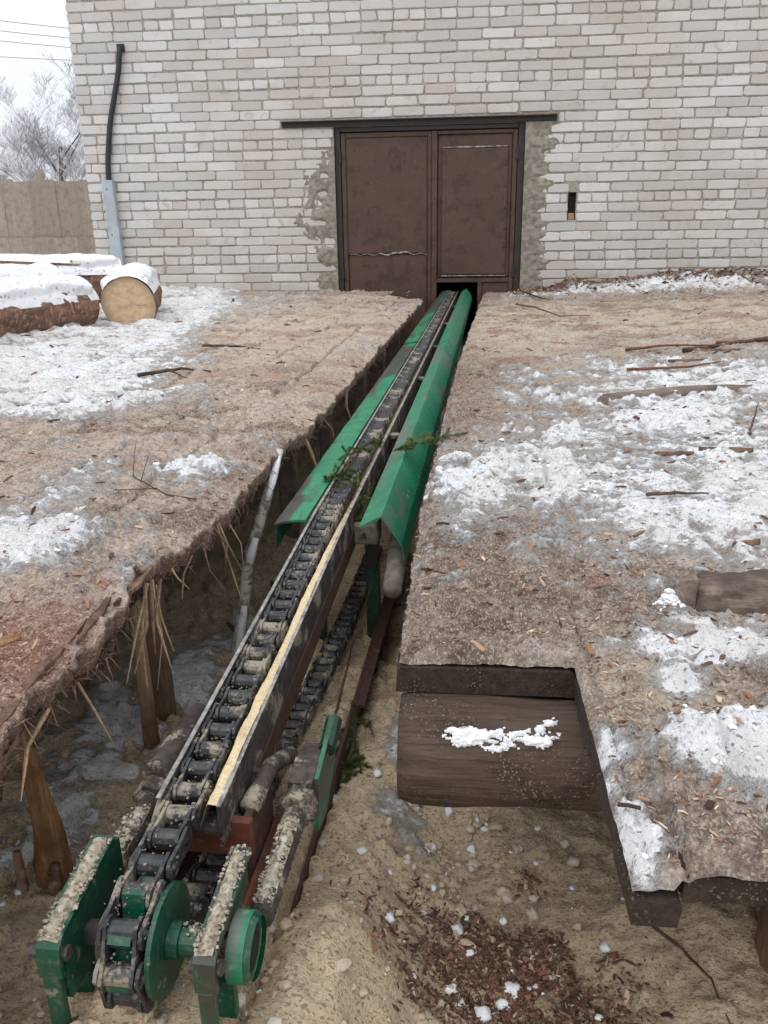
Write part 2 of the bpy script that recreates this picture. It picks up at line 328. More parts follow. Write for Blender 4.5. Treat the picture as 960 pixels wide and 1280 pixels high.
M['dark'] = m_plain('dark_interior', (0.02, 0.018, 0.016))  # near-black; carries the shade inside gate and wall slot as colour
M['needle'] = m_plain('spruce_needle', (0.075, 0.10, 0.030), 0.6, 0.5, 90)
M['moss'] = m_plain('moss', (0.045, 0.065, 0.02), 0.9, 0.5, 60)
M['wire'] = m_plain('wire', (0.12, 0.12, 0.125))
M['roof'] = m_plain('roof', (0.3, 0.3, 0.3))
M['mortar_patch'] = m_plain('rough_render', (0.235, 0.21, 0.175), 0.95, 0.28, 26)
M['block'] = m_plain('grey_block', (0.20, 0.175, 0.15), 0.9, 0.3, 50)
M['frost'] = m_plain('frost', (0.34, 0.31, 0.29), 0.9, 0.15, 90)
def m_brick(kind):
    t = NT('silicate_brick_'+kind)
    if kind == 'single':
        oi = t.n('ShaderNodeObjectInfo'); r = oi.outputs['Random']
    else: r = t.at('rnd')
    r2 = t.math('FRACT', t.math('MULTIPLY', r, 17.31))
    n = t.noise(5, 5, 0.6); n2 = t.noise(45, 5, 0.65); n0 = t.noise(0.9, 3)
    c = t.mix(r, (0.45, 0.432, 0.41), (0.60, 0.58, 0.557))
    c = t.mix(t.rng(r2, 0.80, 1.0, 0, 0.6), c, (0.46, 0.40, 0.355))
    c = t.mix(t.rng(n, 0.5, 0.78, 0, 0.4), c, (0.42, 0.38, 0.34))
    c = t.mix(t.rng(n2, 0.60, 0.78, 0, 0.22), c, (0.32, 0.285, 0.25))
    c = t.mix(t.rng(n0, 0.45, 0.7, 0, 0.5), c, (0.46, 0.395, 0.335))
    c = t.mix(t.rng(t.noise(11, 6, .7, None, .8), .57, .68, 0, .6), c, (0.36, 0.32, 0.28)); c = t.mix(t.math('MULTIPLY', t.rng(t.noise(1.6, 5, .6, None, .5), .52, .68), .3), c, (0.42, 0.35, 0.285))
    sp = t.n('ShaderNodeSeparateXYZ'); t.l(t.geo.outputs['Position'], sp.inputs[0])                    # splash dirt along the foot of the wall
    ft = t.math('MULTIPLY', t.rng(t.math('ADD', sp.outputs[2], t.math('MULTIPLY', t.math('SUBTRACT', n, 0.5), 0.5)), 0.02, 0.25, 1, 0), t.rng(sp.outputs[0], 0.6, 1.6, 0.15, 0.8))
    c = t.mix(ft, c, (0.30, 0.215, 0.15))
    t.bump(n2, 0.5, 0.003); t.bump(t.noise(13, 4), 0.4, 0.006); t.bump(t.noise(160, 3), 0.4, 0.0015); return t.fin(c, 0.92, 0, 0.2)
M['brick'] = m_brick('single'); M['brick_many'] = m_brick('many')
def m_mortar():
    t = NT('mortar'); n = t.noise(30, 6, 0.7); n2 = t.noise(4, 4)
    c = t.mix(t.rng(n, 0.3, 0.7), (0.24, 0.212, 0.18), (0.42, 0.385, 0.34)); c = t.mix(t.rng(n2, 0.4, 0.7, 0, 0.5), c, (0.29, 0.245, 0.20)); t.bump(n, 0.9, 0.008); return t.fin(c, 0.95)
M['mortar'] = m_mortar()

def snow_on_top(base, lo=0.15, hi=0.55, name='snowy_twig'):
    t = NT(name); sp = t.n('ShaderNodeSeparateXYZ'); t.l(t.geo.outputs['Normal'], sp.inputs[0]); n = t.noise(6, 4)
    f = t.rng(t.math('ADD', sp.outputs[2], t.math('MULTIPLY', t.math('SUBTRACT', n, 0.5), 0.9)), lo, hi)
    return t.fin(t.mix(f, base, SNOW), 0.9)
M['snow_twig'] = snow_on_top((0.20, 0.175, 0.165), -0.55, 0.0)
M['snow_trunk'] = snow_on_top((0.10, 0.08, 0.07), 0.3, 0.7, 'snowy_trunk')

# ------------------------------------------------------------------ frame of the conveyor trench (2.1 degrees off the wall normal)
TR = rad(2.1)
def wor(u, v, z=0.0): return (u*math.cos(TR)+v*math.sin(TR), -u*math.sin(TR)+v*math.cos(TR), z)
def loc_uv(x, y): return (x*math.cos(TR)-y*math.sin(TR), x*math.sin(TR)+y*math.cos(TR))
WALL = 7.455

# ------------------------------------------------------------------ ground (pit floor and yard, one sheet to the horizon)
def spaced(a, b, fn):
    out = [a]
    while out[-1] < b: out.append(out[-1]+fn(out[-1]))
    out[-1] = b; return out
def ground_z(X, Y):
    u, v = loc_uv(X, Y)
    z = np.full(np.shape(X), -0.455)
    band = sst(-0.50, -0.40, u)*(1-sst(-0.262, -0.242, u))
    zb = -0.415 + 0.085*(1-sst(1.0, 1.75, v)) + 0.0*v
    z = z*(1-band)+zb*band
    # spoil heap in front, to the right of the drive head
    z = z + 0.09*blob(u, v, -0.16, 0.72, 0.14, 0.28) + 0.10*blob(u, v, -0.45, 0.52, 0.30, 0.22) - 0.06*blob(u, v, 0.10, 0.95, 0.18, 0.25)
    z = z + 0.075*sst(-0.26, -0.235, u)*(1-sst(-0.20, -0.06, u))*(1-sst(1.0, 1.9, v))
    z = z - 0.25*(1-sst(0.0, 0.5, Y))*sst(-1.5, -1.0, X)
    z = z + 0.05*blob(u, v, 0.02, 1.35, 0.2, 0.25)
    z = z + 0.05*sst(-0.55, -1.2, u)
    z = np.where(Y > 3.0, z-0.06*sst(3, 6, Y), z)
    near = sst(30, 8, np.hypot(X, Y))
    lump = (fbm(X*9, Y*9, 4, 3)-0.5)*0.055 + (fbm(X*38, Y*38, 3, 5)-0.5)*0.022
    w, _ = worley(X*26, Y*26, 4); lump = lump + 0.018*sst(0.5, 0.1, w)*sst(0.45, 0.65, fbm(X*5, Y*5, 3, 21))
    return z + lump*near + (1-near)*(fbm(X*0.15, Y*0.15, 3, 8)-0.5)*0.5
def ground():
    nx = 0.0075
    xs = spaced(-1.15, 1.05, lambda x: nx); ys = spaced(0.3, 2.6, lambda y: 0.0055*max(0.9, y)); ys += spaced(2.6, 7.6, lambda y: 0.06)[1:]
    out = [1.2, 1.4, 1.8, 2.4, 3.5, 5, 8, 14, 25, 50, 100, 220, 600]
    xs = [-q for q in out[::-1]]+xs+out
    ys = [-600, -200, -80, -30, -12, -5, -2, -0.8, -0.2, 0.1]+ys+[8, 9, 10.5, 12, 15, 20, 28, 40, 60, 100, 200, 600]
    X, Y = np.meshgrid(np.array(xs), np.array(ys)); Z = ground_z(X, Y)
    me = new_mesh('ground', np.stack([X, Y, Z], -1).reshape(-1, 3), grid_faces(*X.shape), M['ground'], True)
    u, v = loc_uv(X, Y); far = sst(2.5, 6, np.hypot(X, Y*0.55))
    f1 = fbm(X*7, Y*7, 4, 40); f2 = fbm(X*16, Y*16, 3, 44)
    sn = 1.6*blob(X, Y, -0.66, 1.45, 0.13, 0.28)+1.5*blob(X, Y, -0.78, 1.0, 0.14, 0.16)+0.85*blob(u, v, -0.15, 1.5, 0.03, 0.4)+0.9*blob(X, Y, 0.02, 1.12, 0.13, 0.10)\
        + 0.25*blob(X, Y, 0.05, 0.85, 0.10, 0.10) + 1.2*blob(X, Y, -0.5, 1.9, 0.1, 0.25)
    sn = np.maximum(sn*(0.35+1.3*f2), 0)*sst(0.36, 0.56, f1*0.5+f2*0.5) + far*1.2
    Z2 = Z + 0.012*np.clip(sn, 0, 1)*(1-far); me.vertices.foreach_set('co', np.stack([X, Y, Z2], -1).astype(np.float32).ravel())
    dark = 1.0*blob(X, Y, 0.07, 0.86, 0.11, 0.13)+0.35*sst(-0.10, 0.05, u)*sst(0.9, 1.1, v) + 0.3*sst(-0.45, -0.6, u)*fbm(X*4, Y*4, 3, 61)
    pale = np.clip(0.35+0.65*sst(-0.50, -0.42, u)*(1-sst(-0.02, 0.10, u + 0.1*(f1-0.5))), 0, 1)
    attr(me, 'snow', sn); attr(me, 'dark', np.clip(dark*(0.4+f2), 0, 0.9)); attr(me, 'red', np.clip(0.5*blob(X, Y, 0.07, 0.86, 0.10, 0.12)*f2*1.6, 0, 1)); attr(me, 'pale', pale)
    link('ground', me, None, kind='structure')
ground()

# ------------------------------------------------------------------ brick building
BL, BH = 0.25, 0.066
MODX, MODZ = 0.2605, 0.0778
DOOR = (-1.085, 0.53, 1.385)           # x0, x1, top
HOLE = (0.905, 0.975, 0.615, 0.835)
BX0, BX1, BTOP = -3.30, 4.1, 3.45
def building():
    b = thing('brick_building', 'pale grey silicate brick building with brown steel gate behind the decks', 'building', (0, 0, 0))
    # mortar bed: boxes around the openings
    m = MB(); F0, F1 = WALL+0.006, WALL+0.40
    x0, x1, zt = DOOR; h0, h1, hz0, hz1 = HOLE
    m.box(BX0+0.01, x0, F0, F1, -0.7, BTOP); m.box(x0, x1, F0, F1, zt, BTOP)
    m.box(x1, h0, F0, F1, -0.7, BTOP); m.box(h0, h1, F0, F1, -0.7, hz0); m.box(h0, h1, F0, F1, hz1, BTOP); m.box(h0, h1, F0+0.16, F1, hz0, hz1)
    m.box(h1, BX1-0.01, F0, F1, -0.7, BTOP)
    m.build('wall', M['mortar'], b)
    m = MB(); m.box(BX0+0.01, BX0+0.39, F1, 13.0, -0.7, BTOP); m.box(BX1-0.39, BX1-0.01, F1, 13.0, -0.7, BTOP); m.box(BX0+0.39, BX1-0.39, 12.6, 13.0, -0.7, BTOP)
    m.build('wall', M['mortar'], b)
    m = MB(); m.box(BX0-0.35, BX1+0.35, WALL-0.35, 13.35, BTOP, BTOP+0.16, 0.01); rf = m.build('roof', M['roof'], b)
    m = MB(); m.box(BX0-0.34, BX1+0.34, WALL-0.34, 13.34, BTOP+0.161, BTOP+0.30, 0.05); m.build('snow', M['snow'], rf)
    m = MB(); m.box(x0-0.3, x1+0.3, 9.5, 9.6, -0.7, 2.4); m.box(x0-0.3, x1+0.3, F1, 9.5, -0.72, -0.68); m.build('shade_backdrop', M['dark'], b)  # dark panels behind the gate; the unlit interior's shade is in their colour
    # brick shapes: ten-sided rounded outline, chamfered face
    def brick_mesh(L, H, seed):
        rs = random.Random(seed); c = rs.uniform(.006, .014)
        j = lambda q=0.0055: rs.uniform(-q, q)
        o = [(-L/2+c+j(), -H/2+j(.002)), (j(.05), -H/2+j(.0025)), (L/2-c+j(), -H/2+j(.002)), (L/2+j(), -H/2+c+j()), (L/2+j(), H/2-c+j()), (L/2-c+j(), H/2+j(.002)), (j(.05), H/2+j(.0025)), (-L/2+c+j(), H/2+j(.002)), (-L/2+j(), H/2-c+j()), (-L/2+j(), -H/2+c+j())]
        V = [(x, 0.022, z) for x, z in o]+[(x, 0.0015, z) for x, z in o]+[(x*(1-0.008/L), -0.0015+j(.0007), z*(1-0.009/H)) for x, z in o]
        n = 10; F = []
        for k in (0, 1): F += [(k*n+i, k*n+(i+1) % n, (k+1)*n+(i+1) % n, (k+1)*n+i) for i in range(n)]
        F.append(tuple(range(2*n, 3*n)))
        return V, F
    kinds = {}
    for k, L in (('s', BL), ('h', 0.120), ('c', 0.185)): kinds[k] = [brick_mesh(L, BH, 100+7*i+ord(k)) for i in range(9)]
    spots = []
    rs = random.Random(5)
    r0, r1 = -2, int((BTOP-0.323)/MODZ)+3
    for r in range(r0, r1):
        z = 0.323+(r-4)*MODZ
        if z+BH/2 > BTOP: break
        hdr = (r % 6) == 4
        mod = 0.1302 if hdr else MODX
        x = BX0 + (0 if hdr else ((0.0, 0.13, 0.065, 0.13, 0.195, 0.13)[r % 6])) + rs.uniform(-.012, .012)
        if not hdr and x > BX0+0.02: x -= MODX
        while x < BX1:
            L = (0.120 if hdr else BL); a, c = x, x+L
            wob = 0.004*math.sin(x*1.7+r)+rs.uniform(-.002, .002)
            segs = [(a, c)]
            if z-BH/2 < DOOR[2]+0.045 and z+BH/2 > -0.7:
                lo, hi = (DOOR[0], DOOR[1]) if z+BH/2 < DOOR[2]+0.002 else (-1.535, 0.79)
                segs = [(p, min(q, lo-0.006)) for p, q in segs if p < lo]+[(max(p, hi+0.006), q) for p, q in segs if q > hi]
            if z-BH/2 < HOLE[3] and z+BH/2 > HOLE[2]:
                segs = [(p, min(q, HOLE[0]-rs.uniform(0, .012))) for p, q in segs if p < HOLE[0]]+[(max(p, HOLE[1]+rs.uniform(0, .02)), q) for p, q in segs if q > HOLE[1]]
            for p, q in segs:
                p = max(p, BX0-0.004+rs.uniform(0, .008)); q = min(q, BX1)
                if q-p > 0.03: spots.append(((p+q)/2, z+wob, q-p, rs.uniform(-.012, .012), rs.uniform(-.0035, .003), rs.randrange(9)))
            x += mod+rs.uniform(-.004, .004)
    def kind_of(L): return 'h' if L < 0.15 else ('c' if L < 0.215 else 's')
    base = {'s': BL, 'h': 0.120, 'c': 0.185}
    # largest in the photograph: nearest to the camera among those in view
    def score(s):
        x, z = s[0], s[1]; d2 = x*x+WALL**2+(z-0.525)**2
        inv = (-3.25 < x < 2.5 and 0.05 < z < 2.15 - 0.05*x)
        return (0 if inv else 1, -s[2]*1.0/ d2)
    order = sorted(spots, key=score); single, rest = order[:300], order[300:]
    meshes = {k: [new_mesh('brick', V, F, M['brick']) for V, F in kinds[k]] for k in kinds}
    for x, z, L, ro, dy, vi in single:
        k = kind_of(L); o = link('brick', meshes[k][vi], b); o.location = (x, WALL+dy, z); o.rotation_euler = (0, ro, 0); o.scale = (L/base[k], 1, 1)
    V = []; F = []; R = []
    def bake(M4, L, k, vi):
        v, f = kinds[k][vi]; o = len(V); rr = rs.random()
        for p in v: V.append(tuple(M4 @ Vector((p[0]*L/base[k], p[1], p[2])))); R.append(rr)
        F.extend(tuple(i+o for i in q) for q in f)
    for x, z, L, ro, dy, vi in rest:
        bake(Matrix.Translation((x, WALL+dy, z)) @ Matrix.Rotation(ro, 4, 'Y'), L, kind_of(L), vi)
    for r in range(r0, r1):                                   # the side that turns the corner
        z = 0.323+(r-4)*MODZ
        if z+BH/2 > BTOP: break
        y = WALL+0.14+(0.13 if r % 2 else 0.0)
        while y < 12.8:
            bake(Matrix.Translation((BX0+rs.uniform(-.003, .003), y, z)) @ Matrix.Rotation(rad(-90), 4, 'Z'), BL, 's', rs.randrange(9)); y += MODX
    me = new_mesh('brickwork', V, F, M['brick_many']); attr(me, 'rnd', R); link('brickwork', me, b, kind='stuff')
    # steel lintel
    m = MB(); m.box(-1.525, 0.78, WALL-0.012, WALL+0.12, 1.387, 1.432, 0.003); m.box(-1.525, 0.78, WALL-0.055, WALL-0.0125, 1.424, 1.431, 0.001); m.build('lintel', M['gate_dark'], b)
    m = MB(); m.box(0.42, 0.80, WALL-0.02, WALL-0.013, 1.433, 1.442); m.build('lintel_board', M['splinter'], b)
    # rough render round the gate: raised skins whose edge dips under the brick faces
    def skin(xa, xb, za, zb, fn, seed):
        xs = np.arange(xa, xb, 0.006); zs = np.arange(za, zb, 0.006); X, Z = np.meshgrid(xs, zs)
        f = fn(X, Z); h = np.clip(f*0.05, -0.02, 0.012) + (fbm(X*40, Z*40, 3, seed)-0.5)*0.006
        Y = WALL-0.001-h; P = np.stack([X, Y, Z], -1).reshape(-1, 3); fc = grid_faces(*X.shape)
        keep = (h.reshape(-1)[fc].max(1) > -0.012); o = obj('render_patch', P, fc[keep], M['mortar_patch'], b, True); o['kind'] = 'stuff'
    def left(X, Z):
        edge = np.interp(Z, [-.1, .15, .3, .5, .62, .8, 1.0, 1.15, 1.3, 1.4], [.17, .16, .12, .17, .30, .20, .17, .08, .05, .09])
        n = fbm(X*9, Z*9, 4, 71)-0.5
        hole = 0.5*blob(X, Z, -1.22, .62, .07, .03)+0.5*blob(X, Z, -1.20, .86, .05, .025)+0.4*blob(X, Z, -1.14, .45, .05, .03)+.4*blob(X, Z, -1.16, 1.0, .05, .03)
        return (edge-(DOOR[0]-X))*2.0 + n*0.9 - hole*1.3
    def right(X, Z):
        edge = np.interp(Z, [-.1, .2, .5, .8, 1.1, 1.3, 1.38], [.22, .23, .19, .18, .19, .22, .26])
        n = fbm(X*7, Z*22, 4, 77)-0.5; return (edge-(X-DOOR[1]))*2.5+n*0.55
    skin(-1.52, DOOR[0]+0.004, -0.1, 1.386, left, 3); skin(DOOR[1]-0.004, 0.86, -0.1, 1.386, right, 9)
    m = MB(); m.box(DOOR[0]-0.02, DOOR[0]-0.002, WALL+0.0065, WALL+0.3, -0.7, 1.38); m.box(DOOR[1]+0.002, DOOR[1]+0.02, WALL+0.0065, WALL+0.3, -0.7, 1.38)
    # timber stub in the wall slot
    m2 = MB(); m2.box(0.912, 0.966, WALL+0.01, WALL+0.15, 0.616, 0.668, 0.004); m2.build('timber_stub', M['splinter'], b)
    m2 = MB(); m2.box(0.906, 0.974, WALL+0.05, WALL+0.16, 0.669, 0.83); m2.build('slot_shade_block', M['dark'], b)  # dark block added inside the slot, standing in for its shade
    return b
building()

# ------------------------------------------------------------------ steel gate
def gate():
    g = thing('steel_gate', 'brown rusty double-leaf steel gate in the brick wall', 'gate', (0, 0, 0)); Y = WALL+0.045
    m = MB(); m.box(-1.083, -1.035, Y-0.02, Y+0.05, -0.6, 1.383, 0.004); m.box(0.472, 0.528, Y-0.02, Y+0.05, -0.6, 1.383, 0.004); m.box(-1.034, 0.471, Y-0.02, Y+0.05, 1.345, 1.383, 0.004); m.build('frame', M['gate_dark'], g)
    l = link('leaf', None, g); 
    m = MB(); m.box(-1.030, -0.992, Y-0.012, Y+0.03, -0.55, 1.338, 0.004); m.box(-0.287, -0.252, Y-0.012, Y+0.03, -0.55, 1.338, 0.004); m.box(-0.9915, -0.2875, Y-0.012, Y+0.03, 1.30, 1.338, 0.004); m.build('leaf_frame', M['gate'], l)
    def sheet(x0, x1, z0, z1, y, name, par, dent=0.006, seed=0):
        xs = np.linspace(x0, x1, 40); zs = np.linspace(z0, z1, 50); X, Z = np.meshgrid(xs, zs)
        e = np.minimum(np.minimum(X-x0, x1-X), np.minimum(Z-z0, z1-Z)); e = sst(0, 0.1, e)
        Yv = y+(fbm(X*3.2, Z*3.2, 3, seed)-0.5)*dent*2*e; P = np.stack([X, Yv, Z], -1).reshape(-1, 3); nP = len(P)
        F = grid_faces(*X.shape).tolist(); nr, nc = X.shape
        bd = [i for i in range(nc)]+[r*nc+nc-1 for r in range(1, nr)]+[(nr-1)*nc+i for i in range(nc-2, -1, -1)]+[r*nc for r in range(nr-2, 0, -1)]
        P2 = [(P[i][0], y+0.006, P[i][2]) for i in bd]; k = len(bd)
        F += [(bd[i], nP+i, nP+(i+1) % k, bd[(i+1) % k]) for i in range(k)]
        return obj(name, P.tolist()+P2, F, M['gate'], par, True)
    sheet(-0.9915, -0.2875, 0.352, 1.2995, Y-0.004, 'upper_sheet', l, 0.006, 2); sheet(-0.9915, -0.2875, -0.55, 0.3515, Y+0.004, 'lower_sheet', l, 0.006, 4)
    def frost(pts, name, par, seed, hgt=0.012):
        rs = random.Random(seed); V = []; n = len(pts)
        for x, z, w in pts: V += [(x, Y-0.006, z-w*rs.uniform(.4, 1)), (x, Y-0.0125, z), (x, Y-0.006, z+w*rs.uniform(.4, 1))]
        F = [(3*i+a, 3*i+a+1, 3*i+a+4, 3*i+a+3) for i in range(n-1) for a in (0, 1)]
        return obj(name, V, F, M['frost'], par, True)
    rs = random.Random(3)
    frost([(-0.97+0.68*i/40, 0.352+0.006*math.sin(i*.9)+0.018*math.exp(-((i-27)/3.5)**2), 0.002+0.005*rs.random()*(2.2 if 14 < i < 30 else 0.6)) for i in range(41)], 'frost_line', l, 1)
    r = link('leaf', None, g)
    m = MB(); m.box(-0.251, -0.205, Y-0.024, Y+0.03, -0.55, 1.338, 0.004); m.box(0.430, 0.468, Y-0.012, Y+0.03, -0.55, 1.338, 0.004)
    m.box(-0.2045, 0.4295, Y-0.012, Y+0.03, 1.31, 1.338, 0.003); m.box(-0.2045, 0.4295, Y-0.012, Y+0.03, 0.105, 0.142, 0.004); m.box(0.158, 0.196, Y-0.012, Y+0.03, -0.55, 0.1045, 0.004); m.build('leaf_frame', M['gate'], r)
    sheet(-0.2045, 0.4295, 0.1425, 1.3095, Y+0.004, 'back_sheet', r, 0.003, 8)
    sheet(-0.165, 0.395, 0.165, 1.205, Y-0.012, 'front_sheet', r, 0.010, 5)
    sheet(0.1965, 0.4295, -0.55, 0.1045, Y+0.004, 'lower_sheet', r, 0.003, 7)
    frost([(-0.16+0.55*i/30, 1.208, 0.002+0.007*rs.random()) for i in range(31)], 'frost_line', r, 4).location.y = -0.009
    frost([(-0.165+0.56*i/30, 0.162, 0.002+0.005*rs.random()) for i in range(31)], 'frost_line', r, 5).location.y = -0.009
    bm = MB(); bm.tube([(0, -0.008, 0), (0, 0.002, 0)], [0.006, 0.008], 8); bme = new_mesh('bolt', bm.v, bm.f, M['gate_dark'])
    for i, z in enumerate([0.25, 0.40, 0.55, 0.72, 0.9, 1.07]): o = link('bolt', bme, r); o.location = (0.378, Y-0.016, z)
    for zz in (0.15, 1.1):
        m = MB(); m.tube([(-1.037, Y-0.03, zz), (-1.037, Y-0.03, zz+0.1)], 0.011, 8); m.build('hinge', M['gate_dark'], l)
        m = MB(); m.tube([(0.470, Y-0.03, zz), (0.470, Y-0.03, zz+0.1)], 0.011, 8); m.build('hinge', M['gate_dark'], r)
gate()

# ------------------------------------------------------------------ conduit and its guard
def conduit():
    c = thing('cable_conduit', 'black cable conduit bending down the brick wall', 'conduit')
    P = [(-2.859, WALL+0.06, 2.03), (-2.859, WALL-0.02, 2.025), (-2.862, WALL-0.045, 1.985), (-2.89, WALL-0.04, 1.85), (-2.955, WALL-0.035, 1.65), (-3.01, WALL-0.03, 1.48), (-3.05, WALL-0.03, 1.3), (-3.08, WALL-0.03, 1.12), (-3.092, WALL-0.03, 0.9), (-3.09, WALL-0.03, 0.5), (-3.08, WALL-0.03, 0.05)]
    V = [Vector(p) for p in P]; pts = []
    for i in range(len(V)-1):
        a, b_, c_, d = V[max(i-1, 0)], V[i], V[i+1], V[min(i+2, len(V)-1)]
        for k in range(14):
            t = k/14; pts.append(0.5*((2*b_)+(c_-a)*t+(2*a-5*b_+4*c_-d)*t*t+(3*b_-a-3*c_+d)*t**3))
    MB().tube(pts, [0.0215+0.002*(i % 2) for i in range(len(pts))], 10).build('hose', M['conduit'], c, True)
    MB().box(-2.892, -2.826, WALL-0.02, WALL-0.004, 2.0, 2.06, 0.004).build('wall_flange', M['conduit'], c)
    g = thing('cable_guard', 'pale blue-grey sheet metal channel over the lower end of the conduit', 'cable guard')
    m = MB(); a = [(-3.142, 1.008), (-3.045, 1.004), (-3.022, 0.0), (-3.119, 0.0)]
    m.prism(a, WALL-0.068, WALL-0.065, 'y'); 
    for (p, q) in ((a[0], a[3]), (a[1], a[2])):
        m.add([(p[0]-.0015, WALL-.0649, p[1]), (p[0]+.0015, WALL-.0649, p[1]), (p[0]+.0015, WALL-.005, p[1]), (p[0]-.0015, WALL-.005, p[1]), (q[0]-.0015, WALL-.0649, q[1]), (q[0]+.0015, WALL-.0649, q[1]), (q[0]+.0015, WALL-.005, q[1]), (q[0]-.0015, WALL-.005, q[1])],
              [(0, 1, 2, 3), (4, 7, 6, 5), (0, 4, 5, 1), (1, 5, 6, 2), (2, 6, 7, 3), (3, 7, 4, 0)])
    m.build('channel', M['galv'], g)
    for z in (0.12, 0.55, 0.93): MB().tube([(-3.10, WALL-0.071, z), (-3.10, WALL-0.066, z)], 0.006, 8).build('screw', M['conduit'], g)
conduit()

# ------------------------------------------------------------------ decks
def edge_r(Y): return np.interp(Y, [0.5, 0.92, 1.52, 2.31, 3.56, 6.63, 7.5], [-0.073, -0.072, -0.071, -0.046, 0.006, 0.163, 0.215])
def edge_l(Y): return np.interp(Y, [0.2, 0.70, 1.16, 1.455, 2.41, 4.5, 6.52, 7.5], [-0.495, -0.490, -0.500, -0.468, -0.420, -0.365, -0.294, -0.26])
R_PLANKS = [(0.152, 0.192), (0.194, 0.264), (0.2665, 0.345), (0.348, 0.435), (0.438, 0.53), (0.533, 0.66)]
def right_feats(X, Y):
    d = X-edge_r(Y)
    f1 = fbm(X*5, Y*5, 4, 101); f2 = fbm(X*17, Y*15, 4, 105); f3 = fbm(X*48, Y*44, 3, 109)
    b = 0.80*blob(X, Y, 0.290, 0.705, 0.060, 0.048)+0.75*blob(X, Y, 0.40, 0.72, 0.08, 0.07)+0.50*blob(X, Y, 0.165, 0.60, 0.018, 0.055)+0.35*blob(X, Y, 0.160, 0.72, 0.012, 0.04)+0.62*blob(X, Y, 0.33, 0.96, 0.11, 0.05)+0.45*blob(X, Y, .265, .86, .035, .035)-0.30*blob(X, Y, 0.225, 0.585, 0.030, 0.045)-0.2*blob(X, Y, 0.2, 0.80, 0.035, 0.06)+0.36*blob(X, Y, 0.42, 1.45, 0.32, 0.28)\
        + 0.36*blob(X, Y, 0.06, 1.70, 0.12, 0.28)+0.36*blob(X, Y, 0.55, 2.05, 0.5, 0.6)+0.30*blob(X, Y, 0.8, 3.1, 0.6, 0.3)+0.22*blob(X, Y, 1.2, 1.7, 0.7, 0.9)\
        + 0.55*blob(X, Y, 1.9, 6.95, 1.0, 0.22)+0.25*blob(X, Y, 0.8, 6.9, 0.5, 0.2) + 0.24*blob(X, Y, 0.95, 2.75, 0.6, 0.35)
    b = b - 0.25*blob(X, Y, 0.05, 1.05, 0.12, 0.16) - 0.15*blob(X, Y, 1.2, 5, 1.5, 1.2) - 0.28*sst(0.20, 0.12, d)*sst(2.0, 2.4, Y)
    s = b + 0.45*(f1-0.5)+0.6*(f2-0.5)+0.5*(f3-0.5)
    snow = np.clip(0.22+1.35*s, 0, 1)
    thick = 1.5*blob(X, Y, 0.290, 0.705, 0.055, 0.045)+1.2*blob(X, Y, .265, .86, .03, .03)+1.2*blob(X, Y, 0.40, 0.72, 0.07, 0.06)+0.7*blob(X, Y, 0.155, 0.63, 0.025, 0.09)+0.7*blob(X, Y, 0.33, 1.0, 0.1, 0.05)+0.35
    return d, f1, f2, f3, snow, thick
def lift(Y): return 0.017*sst(0.84, 0.68, Y)
def right_z(X, Y, full=False):
    d, f1, f2, f3, snow, thick = right_feats(X, Y)
    wg, _ = worley(X*30, Y*26, 115); wg2, _ = worley(X*75, Y*70, 116)
    z = 0.003+0.016*f2*sst(0.0, 0.05, d)+0.007*f3 + 0.010*sst(0.55, 0.15, wg)*sst(0.42, 0.62, f1) + 0.004*sst(0.5, 0.1, wg2)
    z = z + snow*snow*(0.003+0.016*np.minimum(thick, 1.2)*(0.3+f2)) + snow*0.006*f3
    z = z + 0.035*np.clip(fbm(X*2.4, Y*2.0, 3, 140)-.35, 0, 1)*sst(0.03, .25, d)*sst(.95, 1.4, Y) + 0.012*np.clip(fbm(X*9, Y*8, 3, 141)-.4, 0, 1)*sst(.01, .1, d)
    z = z + 0.11*sst(6.5, 7.4, Y)*sst(0.45, 1.0, X)*(0.4+f1) + 0.05*sst(0.35, 1.2, X-0.1*Y)*f1
    z = z - 0.010*(1-sst(0.0, 0.006, np.abs(X-np.where(Y < 1.3, 0.167, 0.172+0.045*(Y-1.3)))))*sst(4.0, 2.0, Y)*(X > 0)
    z = z + lift(Y)*sst(0.188, 0.195, X+0.006*np.sin(Y*19))
    for q in (0.193, 0.2655, 0.3465): z = z-0.012*(1-sst(0.001, 0.006, np.abs(X-q-0.004*np.sin(Y*14))))*sst(.80, .70, Y)
    return z
